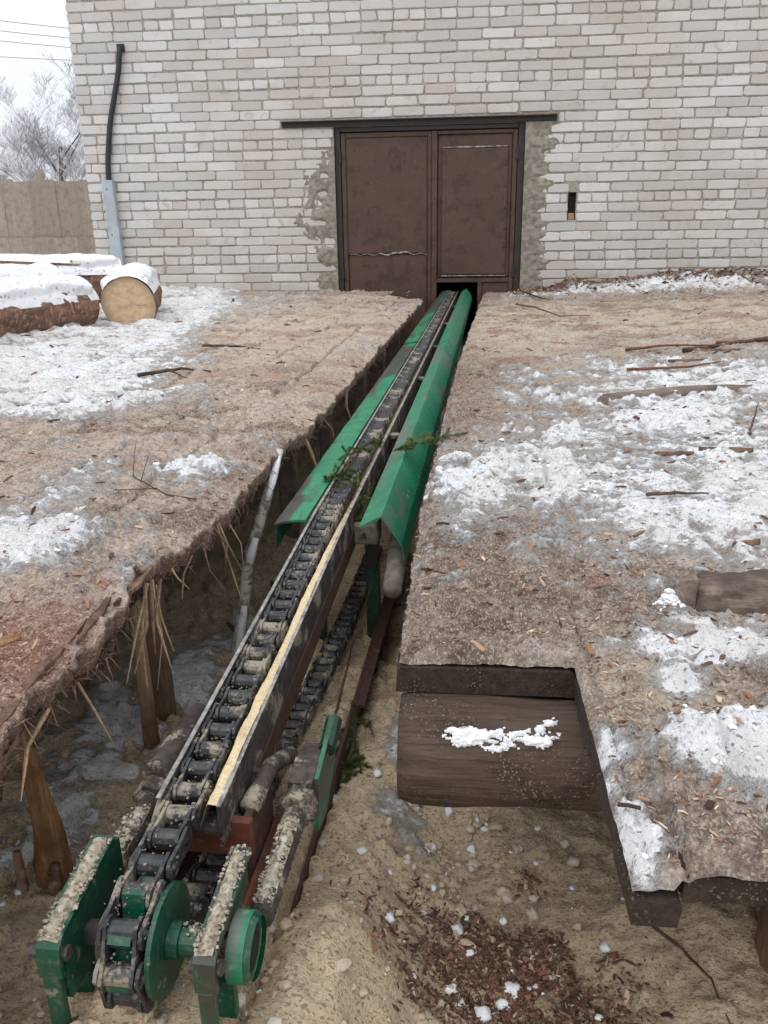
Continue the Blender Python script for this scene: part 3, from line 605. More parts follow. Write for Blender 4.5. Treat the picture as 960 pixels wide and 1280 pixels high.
def deck_right():
    dk = thing('timber_deck', 'weathered plank deck strewn with snow, bark and sawdust, right of the conveyor', 'deck')
    ys = np.array(spaced(0.552, WALL-0.003, lambda y: 0.0048*y+0.001)); sg = np.array(spaced(0.0, 3.9, lambda s: 0.0042+0.006*s))
    Y, Sg = np.meshgrid(ys, sg, indexing='ij'); ed = edge_r(ys)+(fbm(ys*5, ys*0+3, 3, 90)-0.5)*0.014+(fbm(ys*60, ys*0, 2, 91)-0.5)*0.007; ed[ys < 0.95] = -0.070
    X = ed[:, None]+Sg; Z = right_z(X, Y); d, f1, f2, f3, snow, thick = right_feats(X, Y)
    rim = sst(0, 0.010, Sg-0.012*fbm(Y*30, Y*0, 3, 97)); front = np.where(X < 0.152, sst(0.915, 0.928, Y-0.006*(fbm(X*55, X*0, 3, 98)-.3)), sst(0.552, 0.562, Y-0.006*fbm(X*40, X*0, 3, 99))); side = np.where(Y < 0.905, sst(0.150, 0.160, X-0.005*(fbm(Y*60, Y*0, 3, 96)-.3)), 1)
    k = rim*front*side; Z = Z*(.25+.75*k)-0.002*(1-k)+np.where((X > .19) & (Y < .8), .7*(1-k)*lift(Y), 0)
    P = np.stack([X, Y, Z], -1); nr, nc = X.shape
    fc = grid_faces(nr, nc); cx = X.ravel()[fc].mean(1); cy = Y.ravel()[fc].mean(1)
    keep = ~((cx < 0.152) & (cy < 0.918)); 
    me = new_mesh('sawdust_layer', P.reshape(-1, 3), fc[keep], M['cover_r'], True)
    pale = np.clip(blob(X, Y, 1.3, 5.0, 1.6, 1.3)*1.1+0.6*blob(X, Y, 0.35, 4.6, 0.3, 1.6)+0.5*blob(X, Y, 0.2, 0.85, 0.15, 0.12), 0, 1)
    dark = np.clip(0.8*sst(6.75, 7.2, Y)*sst(0.5, 0.9, X)+0.7*sst(0.56, 0.72, fbm(X*6, Y*9, 4, 131))+0.6*blob(X, Y, 0.05, 1.2, 0.15, 0.35)+0.35*blob(X, Y, 0.0, 2.8, 0.12, 0.8), 0, 0.95)
    red = np.clip(sst(0.62, 0.74, fbm(X*4, Y*10, 4, 137))*0.8, 0, 1)
    attr(me, 'snow', snow*(1+0.8*np.clip(thick-.35, 0, 1))); attr(me, 'dark', dark); attr(me, 'red', red); attr(me, 'pale', pale); link('sawdust_layer', me, dk, kind='stuff')
    def plank(xa, xb, ya, yb, th=0.026, seed=0, top0=0.0, lifted=False, n=40, mat='plank'):
        rs = random.Random(seed); V = []; F = []
        for i in range(n+1):
            y = ya+(yb-ya)*(i/n)**(2.0 if lifted else 1); top = top0+(float(lift(y)) if lifted else 0); xl, xr = (xa(y) if callable(xa) else xa), (xb(y) if callable(xb) else xb)
            j = lambda q=0.002: rs.uniform(-q, q); c = 0.005
            V += [(xl+j(), y, top-th), (xl+j(), y, top-c), (xl+c+j(), y, top+j(.0006)), (xr-c+j(), y, top+j(.0006)), (xr+j(), y, top-c), (xr+j(), y, top-th)]
        for i in range(n):
            for k in range(6): F.append((i*6+k, i*6+(k+1) % 6, (i+1)*6+(k+1) % 6, (i+1)*6+k))
        F += [tuple(range(5, -1, -1)), tuple(n*6+k for k in range(6))]
        return fix_normals(obj('plank', V, F, M[mat], dk))
    plank(lambda y: float(edge_r(y))-0.001, lambda y: 0.1515 if y < 1.3 else 0.155+0.045*(y-1.3), 0.913, 4.1, 0.036, 1, -0.001, n=60)
    plank(lambda y: float(edge_r(y))-0.001, lambda y: 0.155+0.045*(y-1.3), 4.104, 7.44, 0.028, 2, -0.001)
    ends = [0.548, 0.556, 0.560, 0.545, 0.57, 0.55]
    for i, (a, c) in enumerate(R_PLANKS):
        y1 = 4.3+0.3*i; plank(a if i else (lambda y: 0.152 if y < 1.3 else 0.157+0.045*(y-1.3)), (lambda y, a=a, c=c: max(c, 0.16+0.045*(y-1.3)+0.002)), ends[i], y1 if i > 2 else 1.3+(c-0.16)/0.045, 0.026, 10+i, -0.001-(0.004 if i == 0 else 0), lifted=i > 0, n=40)
    x = 0.664
    for i in range(22):
        w = 0.11+0.05*((i*37) % 10)/10; plank(x, x+w, 0.6-0.1*((i*13) % 5)/5, 7.44, 0.026, 40+i, -0.001, lifted=True, n=30); x += w+0.004
    # support log under the near plank edge: axis across, snow on its shoulder
    n = 90; V = []; F = []; q = 64
    for i in range(n+1):
        x = -0.068+1.6*i/n
        for k in range(q):
            a = 2*math.pi*k/q; r = 0.0675+0.003*math.sin(x*9+a*2)+0.0016*math.sin(x*37+a*5)+0.0010*math.sin(x*3+a*17)+.006*(float(fbm(x*12, a*5, 4, 160))-.5); r *= (0.92 if i == 0 else 1)
            V.append((x, 0.893+r*math.cos(a), -0.105+r*math.sin(a)))
    for i in range(n):
        for k in range(q): F.append((i*q+k, i*q+(k+1) % q, (i+1)*q+(k+1) % q, (i+1)*q+k))
    F += [tuple(range(q)), tuple(n*q+k for k in range(q-1, -1, -1))]
    bm_ = fix_normals(obj('support_log', V, F, M['beam'], dk, True)); bm_['label'] = 'dark round support log under the near plank end'
    xs = np.arange(-0.03, 0.15, 0.0014); th = np.arange(rad(98), rad(178), rad(1.0)); Xg, T = np.meshgrid(xs, th)
    env = np.exp(-((T-rad(133)-0.05*np.sin(Xg*34))/rad(14))**2)*sst(-0.035, 0.01, Xg)*sst(0.15, 0.11, Xg)+0.5*blob(Xg, T, 0.118, rad(112), .02, rad(9))
    mk = env*(-.25+2.2*fbm(Xg*60, T*9, 5, 153, .72))-0.30
    r = 0.0690+np.clip((mk-0.36)*0.016, -0.003, 0.003); P = np.stack([Xg, 0.893+r*np.cos(T), -0.105+r*np.sin(T)], -1).reshape(-1, 3); fc = grid_faces(*Xg.shape); kp = (mk.ravel()[fc].max(1) > 0.3)
    obj('snow', P, fc[kp], M['snow'], bm_, True)
    for i, y in enumerate((2.6, 4.4, 6.2)):
        MB().tube([(float(edge_r(y))+0.02, y, -0.104), (3.2, y+0.05, -0.104)], 0.072, 14).build('support_log', M['beam'], dk, True)
    for i, (x, y) in enumerate(((0.5, 0.93), (0.62, 2.62), (0.3, 4.42), (0.42, 6.2), (1.4, 0.95), (1.6, 2.62))):
        MB().tube([(x, y, -0.62), (x, y, -0.17)], [0.065, 0.06], 12).build('post', M['post'], dk, True)
    return dk
deck_r = deck_right()

L_SEAMS = []
_o = 0.022
for _i in range(22): _o += 0.17+0.05*((_i*31) % 7)/7+0.004; L_SEAMS.append(_o)
def left_feats(X, Y):
    d = edge_l(Y)-X
    f1 = fbm(X*4.5, Y*4.5, 4, 201); f2 = fbm(X*15, Y*14, 4, 205); f3 = fbm(X*50, Y*46, 3, 209)
    yy = np.clip(Y, 2, 8)
    b = 0.60*sst(-1.0-0.17*(yy-2.5)+0.10, -1.25-0.20*(yy-2.5), X)*sst(2.05, 2.4, Y)
    b = b + 0.46*blob(X, Y, -0.80, 1.43, 0.14, 0.22)+0.42*blob(X, Y, -0.72, 1.28, 0.06, 0.07)+0.46*blob(X, Y, -0.76, 1.20, 0.12, 0.10)+0.3*blob(X, Y, -1.0, 2.6, 0.15, 0.2)+0.40*blob(X, Y, -0.58, 1.70, 0.12, 0.09)+0.25*blob(X, Y, -1.0, 1.9, 0.2, 0.15)\
        + 0.3*blob(X, Y, -1.5, 6.2, 0.4, 1.0)+0.2*blob(X, Y, -1.1, 3.2, 0.2, 0.6) - 0.05
    s = b+0.5*(f1-0.5)+0.6*(f2-0.5)+0.5*(f3-0.5); snow = np.clip(0.20+1.3*s, 0, 1)
    return d, f1, f2, f3, snow
def left_z(X, Y):
    d, f1, f2, f3, snow = left_feats(X, Y)
    wg, _ = worley(X*28, Y*24, 215); wg2, _ = worley(X*80, Y*64, 216)
    z = 0.003+0.014*f2*sst(0.0, 0.05, d)+0.006*f3+0.008*sst(0.55, 0.15, wg)*sst(0.48, 0.66, f1)+0.004*sst(0.5, 0.1, wg2)
    z = z + snow*(0.008+0.022*f1*f2*2) + 0.07*sst(-1.5, -2.6, X)*sst(2.5, 4.5, Y)*f1*2*0.6 + 0.03*sst(6.0, 7.2, Y)*f1
    z = z - 0.012*sst(0.05, 0.0, d)*fbm(Y*9, Y*0+5, 3, 230)
    for q in L_SEAMS[:7]:
        z = z-0.013*(1-sst(0.002, 0.009, np.abs(d-q-0.006*np.sin(Y*3+q*9))))*sst(.40, .52, fbm(Y*1.7+q*20, d*0, 3, 251))
    z = z + 0.03*np.clip(fbm(X*2.2, Y*2.0, 3, 240)-.4, 0, 1)*sst(0.05, .3, d)*sst(.9, 1.4, Y)
    seam = np.abs(X-(-0.700-0.006*(Y-2))); z = z-0.012*(1-sst(0.002, 0.010, seam))*sst(1.5, 1.75, Y)*sst(2.6, 2.3, Y)
    return z
def deck_left():
    dk = thing('timber_deck', 'sawdust covered plank deck with ragged bark edge and snow, left of the conveyor', 'deck')
    ys = np.array(spaced(0.25, WALL-0.003, lambda y: 0.0048*max(y, .7)+0.001)); sg = np.array(spaced(0.0, 4.6, lambda s: 0.0044+0.006*s))
    Y, Sg = np.meshgrid(ys, sg, indexing='ij')
    ed = edge_l(ys)+(fbm(ys*5, ys*0, 3, 190)-0.5)*0.035+(fbm(ys*30, ys*0, 3, 191)-0.5)*0.016+(fbm(ys*160, ys*0, 2, 192)-0.5)*0.008
    ed = np.where(ys > 6.6, ed-sst(6.6, 6.9, ys)*0.32, ed)
    X = ed[:, None]-Sg; Z = left_z(X, Y); d, f1, f2, f3, snow = left_feats(X, Y)
    # skirt: three extra columns that roll over the edge
    sk = []
    for dx, dz in ((-0.016, -0.042), (-0.006, -0.024), (-0.0005, -0.008)):
        sk.append(np.stack([ed+dx+(fbm(ys*110, ys*0+dz*900, 2, 196)-0.5)*0.014, ys, Z[:, 0]+dz*(0.5+1.0*fbm(ys*90, ys*0+dz*300, 3, 195))], -1))
    P = np.concatenate([np.stack(sk, 1), np.stack([X, Y, Z], -1)], 1); nr, nc = P.shape[:2]
    me = new_mesh('sawdust_layer', P.reshape(-1, 3), grid_faces(nr, nc)[:, ::-1], M['cover_l'], True)
    pad = lambda A, v=None: np.concatenate([np.repeat(A[:, :1], 3, 1) if v is None else np.full((nr, 3), v), A], 1)
    pale = np.clip(0.9*blob(X, Y, -1.1, 5.0, 0.9, 1.8)+0.35*blob(X, Y, -0.6, 3.0, 0.3, 1.0), 0, 1)
    dark = np.clip(0.75*sst(0.57, 0.72, fbm(X*6, Y*10, 4, 231))+sum(.8*(1-sst(0.002, 0.010, np.abs(d-q-0.006*np.sin(Y*3+q*9))))*sst(.40, .52, fbm(Y*1.7+q*20, d*0, 3, 251)) for q in L_SEAMS[:7]), 0, 0.9)
    red = np.clip(1.1*blob(X, Y, -0.58, 0.86, 0.11, 0.22)*sst(0.25, 0.5, f2+0.2)+0.4*sst(0.6, 0.72, fbm(X*4, Y*9, 4, 237)), 0, 1)
    attr(me, 'snow', pad(snow, 0.0)); attr(me, 'dark', pad(dark, 0.55)); attr(me, 'red', pad(red, 0.45)); attr(me, 'pale', pad(pale, 0.0)); link('sawdust_layer', me, dk, kind='stuff')
    # planks below the layer
    x = -0.008; i = 0
    def plank(off, w, ya, yb, seed):
        rs = random.Random(seed); V = []; F = []; n = 24
        for k in range(n+1):
            y = ya+(yb-ya)*k/n; xr = float(edge_l(y))-off; xl = xr-w; j = lambda q=0.003: rs.uniform(-q, q)
            V += [(xl+j(), y, -0.036), (xl+j(), y, -0.004), (xr+j(), y, -0.004), (xr+j(), y, -0.036)]
        for k in range(n):
            for c in range(4): F.append((k*4+c, k*4+(c+1) % 4, (k+1)*4+(c+1) % 4, (k+1)*4+c))
        F += [(3, 2, 1, 0), (n*4, n*4+1, n*4+2, n*4+3)]; return fix_normals(obj('plank', V, F, M['plank'], dk))
    off = 0.022
    for i in range(22):
        w = 0.17+0.05*((i*31) % 7)/7; plank(off, w, 0.27, 7.0 if i < 2 else 7.44, 300+i); off += w+0.004
    # cross beams and posts
    for y in (0.97, 2.35, 3.9, 5.5, 7.0):
        MB().tube([(float(edge_l(y))-0.22, y, -0.098), (-4.6, y, -0.098)], 0.058, 12).build('support_log', M['beam'], dk, True)
    rs = random.Random(9)
    # split post with torn bark, near
    n = 30; V = []; F = []; q = 30; gr = [rs.uniform(-.16, .12) for _ in range(q)]
    for i in range(n+1):
        t = i/n; z = -0.52+0.46*t; w = 0.0235+0.006*math.sin(t*5+1)+0.003*(1-t); cx = -0.638+0.012*math.sin(t*4.5); cy = 0.965+0.01*math.sin(t*3)
        for k in range(q):
            a = 2*math.pi*k/q; rr = w*(0.85+0.25*math.cos(2*a+t*2.5)+0.12*math.sin(3*a+t*4)+gr[k]+.05*math.sin(t*20+k*2.1)); V.append((cx+rr*math.cos(a), cy+0.8*rr*math.sin(a), z))
    for i in range(n):
        for k in range(q): F.append((i*q+k, i*q+(k+1) % q, (i+1)*q+(k+1) % q, (i+1)*q+k))
    F += [tuple(range(q-1, -1, -1)), tuple(n*q+k for k in range(q))]
    sp = obj('post', V, F, M['split'], dk, True); sp['label'] = 'split orange-brown post with torn bark at the near end'
    for s in range(7):
        a = rs.uniform(0, 6.28); z0 = rs.uniform(-0.42, -0.12); b0 = Vector((-0.638+0.034*math.cos(a), 0.965+0.028*math.sin(a), z0)); pts = [b0+Vector((0.012*math.cos(a)*t*t+rs.uniform(-.003, .003), 0.012*math.sin(a)*t*t, -0.14*t)) for t in (0, .33, .66, 1)]
        MB().tube(pts, [.007, .008, .006, .002], 5).build('bark_strip', M['bark'], sp, True)
    MB().tube([(-0.60, 1.335, -0.50), (-0.602, 1.335, -0.30), (-0.606, 1.34, -0.05)], [.017, .015, .014], 9).build('post', M['splinter'], dk, True)
    for (x, y, w) in ((-0.62, 1.46, .022), (-0.56, 2.55, .03), (-0.52, 3.1, .025), (-0.48, 3.8, .045), (-0.46, 4.6, .04), (-0.44, 5.5, .045), (-1.1, 1.6, .06), (-1.1, 3.0, .06), (-0.95, 0.98, .06), (-1.7, 1.0, .06)):
        MB().box(x-w, x+w, y-w*.7, y+w*.7, -0.6, -0.04, 0.006).build('post', M['post'] if x < -.6 else M['plank_grey'] if x > -1 else M['post'], dk)
    # hanging splinters, each one
    SP = [((1.13, 0.0), (0.977, -0.075), .007), ((1.14, -0.005), (0.99, -0.10), .006), ((1.158, -0.005), (1.105, -0.15), .006), ((1.15, -0.01), (1.06, -0.09), .008), ((1.17, -0.02), (1.13, -0.12), .005), ((1.12, -0.02), (1.03, -0.13), .005), ((1.19, -0.02), (1.10, -0.06), .006), ((1.16, -0.03), (1.09, -0.17), .004),
          ((0.894, -0.04), (0.89, -0.13), .005), ((0.93, -0.03), (0.935, -0.09), .003), ((1.439, -0.01), (1.421, -0.165), .005), ((1.45, -0.01), (1.46, -0.13), .004), ((1.42, -0.01), (1.40, -0.09), .007), ((1.36, -0.03), (1.41, -0.14), .003), ((1.50, -0.02), (1.47, -0.11), .003),
          ((0.75, -0.03), (0.64, -0.045), .009), ((0.82, -0.035), (0.68, -0.06), .007), ((2.2, -0.02), (2.17, -0.11), .012), ((2.45, -0.02), (2.45, -0.10), .010), ((2.9, -0.02), (2.87, -0.12), .012), ((1.24, -0.02), (1.22, -0.05), .004), ((1.30, -0.02), (1.19, -0.055), .004)]
    for k, ((v0, z0), (v1, z1), r) in enumerate(SP):
        du = rs.uniform(-.012, .02); u0 = -0.538 if v0 < 1.3 else (-0.522 if v0 < 2 else -0.515)
        a = Vector(wor(u0, v0, z0)); b2 = Vector(wor(u0+0.03+du, v1, z1)); m_ = (a+b2)/2+Vector((rs.uniform(-.01, .015), rs.uniform(-.01, .01), rs.uniform(-.004, .012)))
        pts = [a.lerp(m_, .0), a.lerp(m_, .5), m_, m_.lerp(b2, .5), b2]; o = MB().tube(pts, [r*.5, r*.46, r*.4, r*.28, r*.08], 5).build('splinter', M['splinter' if k % 3 else 'fibre'], dk); 
    # loose fibre fringe of the edge
    V = []; F = []
    for k in range(1700):
        y = 0.35+5.6*rs.random()**2.2; xe = float(np.interp(y, ys, ed)); L = rs.uniform(0.006, 0.030)*(2.5 if rs.random() < .04 else 1); w = rs.uniform(.0003, .0012)
        p = Vector((xe-0.006+rs.uniform(-.01, .008), y, rs.uniform(-0.045, 0.006)));dvec = (Vector((rs.uniform(.05, .7), rs.uniform(-.9, .5), rs.uniform(-1.0, .15))) if rs.random() < .4 else Vector((rs.uniform(-.10, .25), rs.choice((-1, 1)), rs.uniform(-.35, .1)))).normalized()
        sdv = dvec.cross(Vector((rs.random(), rs.random(), rs.random()))).normalized()*w; n2 = dvec.cross(sdv).normalized()*w
        o = len(V); mid = p+dvec*L*.55+Vector((0, 0, -L*.08)); e = p+dvec*L+Vector((0, 0, -L*.25))
        V += [p+sdv, p-sdv*.5+n2, p-sdv*.5-n2, mid+sdv*.8, mid-sdv*.4+n2*.8, mid-sdv*.4-n2*.8, e]
        F += [(o+0, o+1, o+4, o+3), (o+1, o+2, o+5, o+4), (o+2, o+0, o+3, o+5), (o+3, o+4, o+6), (o+4, o+5, o+6), (o+5, o+3, o+6)]
    obj('bark_fringe', [tuple(v) for v in V], F, M['fibre'], dk, kind='stuff')
    # torn bark slabs lying over the lip
    for k, (x, y, L, w, rz) in enumerate(((-0.515, 0.78, 0.26, .010, .06), (-0.60, 0.93, 0.22, .009, -.45), (-0.515, 1.02, 0.18, .008, .1), (-0.52, 0.90, 0.20, .007, .02), (-0.50, 1.12, 0.15, .008, -.03))):
        P = []; nx, ny = 5, 14
        for i in range(ny):
            for j in range(nx):
                s_ = (i/(ny-1)-.5)*L; t_ = (j/(nx-1)-.5)*2*w*(1-1.7*abs(i/(ny-1)-.5))*(.8+.4*math.sin(i*2.7+k*5)**2); P.append((x+t_*math.cos(rz)-s_*math.sin(rz), y+t_*math.sin(rz)+s_*math.cos(rz), 0.013+0.0012*math.sin(i*.9+k*2)+0.0015*rs.random()-0.2*w*(t_/w)**2))
        nP = len(P); P += [(p[0], p[1], p[2]-0.006) for p in P]; Fg = grid_faces(ny, nx).tolist(); Fb = [tuple(i+nP for i in f[::-1]) for f in Fg]
        bd = [i for i in range(nx)]+[r_*nx+nx-1 for r_ in range(1, ny)]+[(ny-1)*nx+i for i in range(nx-2, -1, -1)]+[r_*nx for r_ in range(ny-2, 0, -1)]
        Fs = [(bd[i], bd[(i+1) % len(bd)], bd[(i+1) % len(bd)]+nP, bd[i]+nP) for i in range(len(bd))]
        fix_normals(obj('bark_strip', P, Fg+Fb+Fs, M['split'] if k == 1 else M['fibre'], dk))
    return dk
deck_l = deck_left()

def lumps(name, parent, X, Y, Z, R, mat, seed, **tags):
    g = np.random.default_rng(seed)
    import bmesh
    bm = bmesh.new(); bmesh.ops.create_icosphere(bm, subdivisions=2, radius=1); base = np.array([v.co[:] for v in bm.verts]); fc = np.array([[v.index for v in f.verts] for f in bm.faces]); bm.free()
    N = len(X); nv = len(base); off = g.uniform(0, 100, (N, 1))
    d = 0.30+1.35*fbm(base[None, :, 0]*2.3+off+base[None, :, 2]*.9, base[None, :, 1]*2.3+base[None, :, 2]*1.9+off*.7, 4, seed, .6)
    sc = np.stack([g.uniform(.75, 1.35, N), g.uniform(.75, 1.35, N), g.uniform(.5, .85, N)], -1)[:, None, :]
    P = base[None]*d[..., None]*sc*R[:, None, None]+np.stack([X, Y, Z], -1)[:, None, :]
    F = (fc[None]+nv*np.arange(N)[:, None, None]).reshape(-1, 3)
    return obj(name, P.reshape(-1, 3), F, mat, parent, True, kind='stuff', **tags)
# ------------------------------------------------------------------ log conveyor (built in the frame of the trench)
UC = -0.325                                   # chain centre line
def zc(v): return float(np.interp(v, [0.60, 0.72, 1.62, 7.6], [-0.098, -0.096, -0.052, 0.018]))      # chain height
def zcov(v): return float(np.interp(v, [1.5, 7.6], [-0.040, 0.030]))
SPR = (0.600, -0.148, 0.0498)                 # sprocket axis v, z, pitch radius
def conveyor():
    c = thing('log_conveyor', 'long green chain conveyor running between the decks into the gate', 'conveyor', (0, 0, 0), -TR)
    rs = random.Random(21)
    # trough: bottom plate and two upstand walls, in two lengths
    def rail(name, u0, u1, dz0, dz1, va, vb, mat, par, n=24, front_cut=0.0, edge=None):
        V = []; F = []
        for i in range(n+1):
            v = va+(vb-va)*i/n; top = dz1-(front_cut if i == 0 else 0)
            V += [(u0, v, zc(v)+dz0), (u1, v, zc(v)+dz0), (u1, v, zc(v)+top), (u0, v, zc(v)+top)]
        for i in range(n):
            for k in range(4): F.append((i*4+k, i*4+(k+1) % 4, (i+1)*4+(k+1) % 4, (i+1)*4+k))
        F += [(3, 2, 1, 0), (n*4, n*4+1, n*4+2, n*4+3)]; return fix_normals(obj(name, V, F, M[mat], par))
    for (va, vb) in ((0.725, 1.64), (1.643, 7.55)):
        tr = rail('trough', UC-0.033, UC+0.033, -0.029, -0.024, va, vb, 'trough', c)
        rail('side_wall', UC-0.0375, UC-0.0331, -0.031, 0.016, va-(0.03 if va < 1 else 0), vb, 'trough', tr, front_cut=0.02 if va < 1 else 0)
        rail('side_wall', UC+0.0331, UC+0.0375, -0.045, 0.010, va, vb, 'trough', tr)
        rail('worn_edge', UC+0.0326, UC+0.0380, 0.0102, 0.0112, va, vb, 'edge_steel', tr); rail('worn_edge', UC-0.0380, UC-0.0326, 0.0162, 0.0174, va, vb, 'edge_steel', tr)
    rail('beam', UC+0.034, UC+0.0395, -0.085, -0.0455, 0.80, 7.5, 'rust_dark', c); rail('beam', UC-0.0395, UC-0.034, -0.085, -0.0315, 0.80, 7.5, 'rust_dark', c)
    # sawdust packed between chain and right wall
    vs = np.arange(0.728, 7.4, 0.006); us = np.linspace(UC+0.010, UC+0.0335, 9); Vv, Uu = np.meshgrid(vs, us, indexing='ij')
    zz = np.array([zc(v) for v in vs])[:, None]
    amt = np.interp(Vv, [0.72, 1.5, 1.7, 7.4], [1, .95, .4, .1])
    Zz = zz-0.0235+0.034*amt*sst(UC+0.008, UC+0.022, Uu)*(0.75+0.5*fbm(Vv*12, Uu*60, 3, 401))+(fbm(Vv*90, Uu*90, 3, 403)-0.5)*0.005
    fz = obj('packed_sawdust', np.stack([Uu, Vv, Zz], -1).reshape(-1, 3), grid_faces(*Uu.shape)[:, ::-1], M['strip'], c, True); fz['kind'] = 'stuff'
    vs = np.arange(0.75, 3.2, 0.006); us = np.linspace(UC-0.0335, UC-0.014, 7); Vv, Uu = np.meshgrid(vs, us, indexing='ij'); zz = np.array([zc(v) for v in vs])[:, None]
    Zz = zz-0.024+0.030*sst(UC-0.018, UC-0.031, Uu)*sst(0.5, 0.75, fbm(Vv*9, Uu*30, 4, 411))*sst(0.9, 1.3, Vv)+(fbm(Vv*90, Uu*90, 3, 413)-0.5)*0.004
    fz = obj('packed_sawdust', np.stack([Uu, Vv, Zz], -1).reshape(-1, 3), grid_faces(*Uu.shape)[:, ::-1], M['crust'], c, True); fz['kind'] = 'stuff'
    # chain: path, then links
    ch = link('chain', None, c)
    sv, sz, sr = SPR
    path = [(v, zc(v)) for v in np.arange(7.5, 0.62, -0.02)]
    path += [(sv+sr*math.sin(a), sz+sr*math.cos(a)) for a in np.arange(0, -math.pi-.05, -0.08)]
    path += [(0.68, -0.212), (0.80, -0.248), (0.90, -0.268), (1.10, -0.300), (1.4, -0.345), (1.7, -0.378), (1.9, -0.392), (2.3, -0.398)]
    path = [np.array(p) for p in path]; PT = 0.0381; J = [path[0]]; seg = 0; cur = path[0].copy()
    while seg < len(path)-1:
        d = path[seg+1]-J[-1]
        if np.hypot(*d) < PT: seg += 1; continue
        # point on segment seg..seg+1 at distance PT from last joint
        a, b = path[seg], path[seg+1]; lo, hi = 0.0, 1.0
        lo = float(np.clip(np.dot(J[-1]-a, b-a)/max(1e-12, np.dot(b-a, b-a)), 0, 1))
        for _ in range(30):
            mid = (lo+hi)/2
            if np.hypot(*(a+(b-a)*mid-J[-1])) < PT: lo = mid
            else: hi = mid
        J.append(a+(b-a)*hi)
    def plate(u, w, hh):           # figure-eight side plate
        pts = []
        for s_ in (1, -1):
            for k in range(5):
                a = -1.1+2.2*k/4; pts.append((s_*(PT/2+hh*math.cos(a)), s_*hh*math.sin(a)))
            pts.append((0, s_*hh*0.72))
        return MB().prism(pts, u-w, u+w, 'x')
    def link_mesh(kind):
        m = MB(); o = 0.0155 if kind == 'inner' else 0.0205
        for s_ in (-1, 1): p = plate(s_*o, 0.0019, 0.0150); m.add(p.v, p.f)
        for s_ in (-1, 1):
            if kind == 'inner': m.tube([(-0.0133, s_*PT/2, 0), (0.0133, s_*PT/2, 0)], 0.0112, 12)
            else: m.tube([(-0.0245, s_*PT/2, 0), (0.0245, s_*PT/2, 0)], 0.0052, 8)
        me = new_mesh('link', m.v, m.f, M['chain']); return me
    lm = [link_mesh('inner'), link_mesh('outer')]
    for i in range(len(J)-1):
        a, b = J[i], J[i+1]; o = link('link', lm[i % 2], ch); mv = (a+b)/2
        o.location = (UC-0.009+rs.uniform(-.001, .001), mv[0], mv[1]); o.rotation_euler = (math.atan2(b[1]-a[1], b[0]-a[0]), rs.uniform(-.03, .03), 0)
    # sawdust crumbs caught in the chain
    V = []; F = []
    ico = [(0, 0, 1), (.89, 0, .45), (.28, .85, .45), (-.72, .53, .45), (-.72, -.53, .45), (.28, -.85, .45), (.72, .53, -.45), (-.28, .85, -.45), (-.89, 0, -.45), (-.28, -.85, -.45), (.72, -.53, -.45), (0, 0, -1)]
    icf = [(0, 1, 2), (0, 2, 3), (0, 3, 4), (0, 4, 5), (0, 5, 1), (1, 6, 2), (2, 7, 3), (3, 8, 4), (4, 9, 5), (5, 10, 1), (6, 7, 2), (7, 8, 3), (8, 9, 4), (9, 10, 5), (10, 6, 1), (11, 7, 6), (11, 8, 7), (11, 9, 8), (11, 10, 9), (11, 6, 10)]
    def crumb(p, r):
        o = len(V); V.extend([tuple(p[k]+q[k]*r*rs.uniform(.6, 1.25)*(0.7 if k == 2 else 1) for k in range(3)) for q in ico]); F.extend([tuple(i+o for i in f) for f in icf])
    for k in range(2600):
        i = int(len(J)*rs.random()) if rs.random() < .35 else rs.randrange(max(1, len(J)-75), len(J)-1)
        i = min(i, len(J)-2); t = rs.random(); p = J[i]*(1-t)+J[i+1]*t
        crumb((UC-0.009+rs.uniform(-.026, .026), p[0]+rs.uniform(-.004, .004), p[1]+rs.choice((.012, .008, .004, .013))+rs.uniform(-.003, .003)), min(.0026, rs.lognormvariate(-6.9, .5)))
    obj('sawdust_crumbs', V, F, M['crumb'], c, True, kind='stuff')
    # two take-up brackets
    def crust_on(u0, u1, v0, v1, z0, par, seed, h=0.010, slope=0.0, den=0.5):
        vs = np.arange(v0, v1+.001, 0.003); us = np.arange(u0, u1+.001, 0.003); Vv, Uu = np.meshgrid(vs, us, indexing='ij')
        e = np.minimum(np.minimum(Uu-u0, u1-Uu), np.minimum(Vv-v0, v1-Vv)); f = fbm(Uu*60, Vv*60, 4, seed)
        Zz = z0+slope*(Vv-v0)-0.003+h*sst(0, .008, e)*sst(.5-den, .85-den*.5, f)*1.1+(fbm(Uu*190, Vv*190, 2, seed+5)-.5)*.005
        o = obj('sawdust_crust', np.stack([Uu, Vv, Zz], -1).reshape(-1, 3), grid_faces(*Uu.shape)[:, ::-1], M['crust'], par, True)
        g = np.random.default_rng(seed); n = int(150000*(u1-u0)*(v1-v0)*(0.6+den)); X = g.uniform(u0-.001, u1+.001, n); Y = g.uniform(v0, v1, n); Rr = np.clip(g.lognormal(-7.0, .6, n), .0004, .0030)
        ok = fbm(X*80, Y*80, 3, seed+2) > .42; X, Y, Rr = X[ok], Y[ok], Rr[ok]; n = len(X)
        lumps('sawdust_grains', par, X, Y, z0+slope*(Y-v0)+h*.5*g.random(n), Rr, M['crust'], seed+1); return o
    # sprocket: disc with teeth, hub
    N = 8; pts = []
    for k in range(N):
        a0 = 2*math.pi*k/N
        for da, r in ((-.32, .036), (-.20, .046), (-.10, .060), (.10, .060), (.20, .046), (.32, .036)):
            pts.append((sv+r*math.cos(a0+da), sz+r*math.sin(a0+da)))
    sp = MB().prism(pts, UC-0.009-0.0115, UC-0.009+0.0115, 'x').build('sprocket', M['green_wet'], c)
    MB().tube([(UC+0.0165, sv, sz), (UC+0.0215, sv, sz)], 0.0545, 40).build('flange_disc', M['green_wet'], sp)
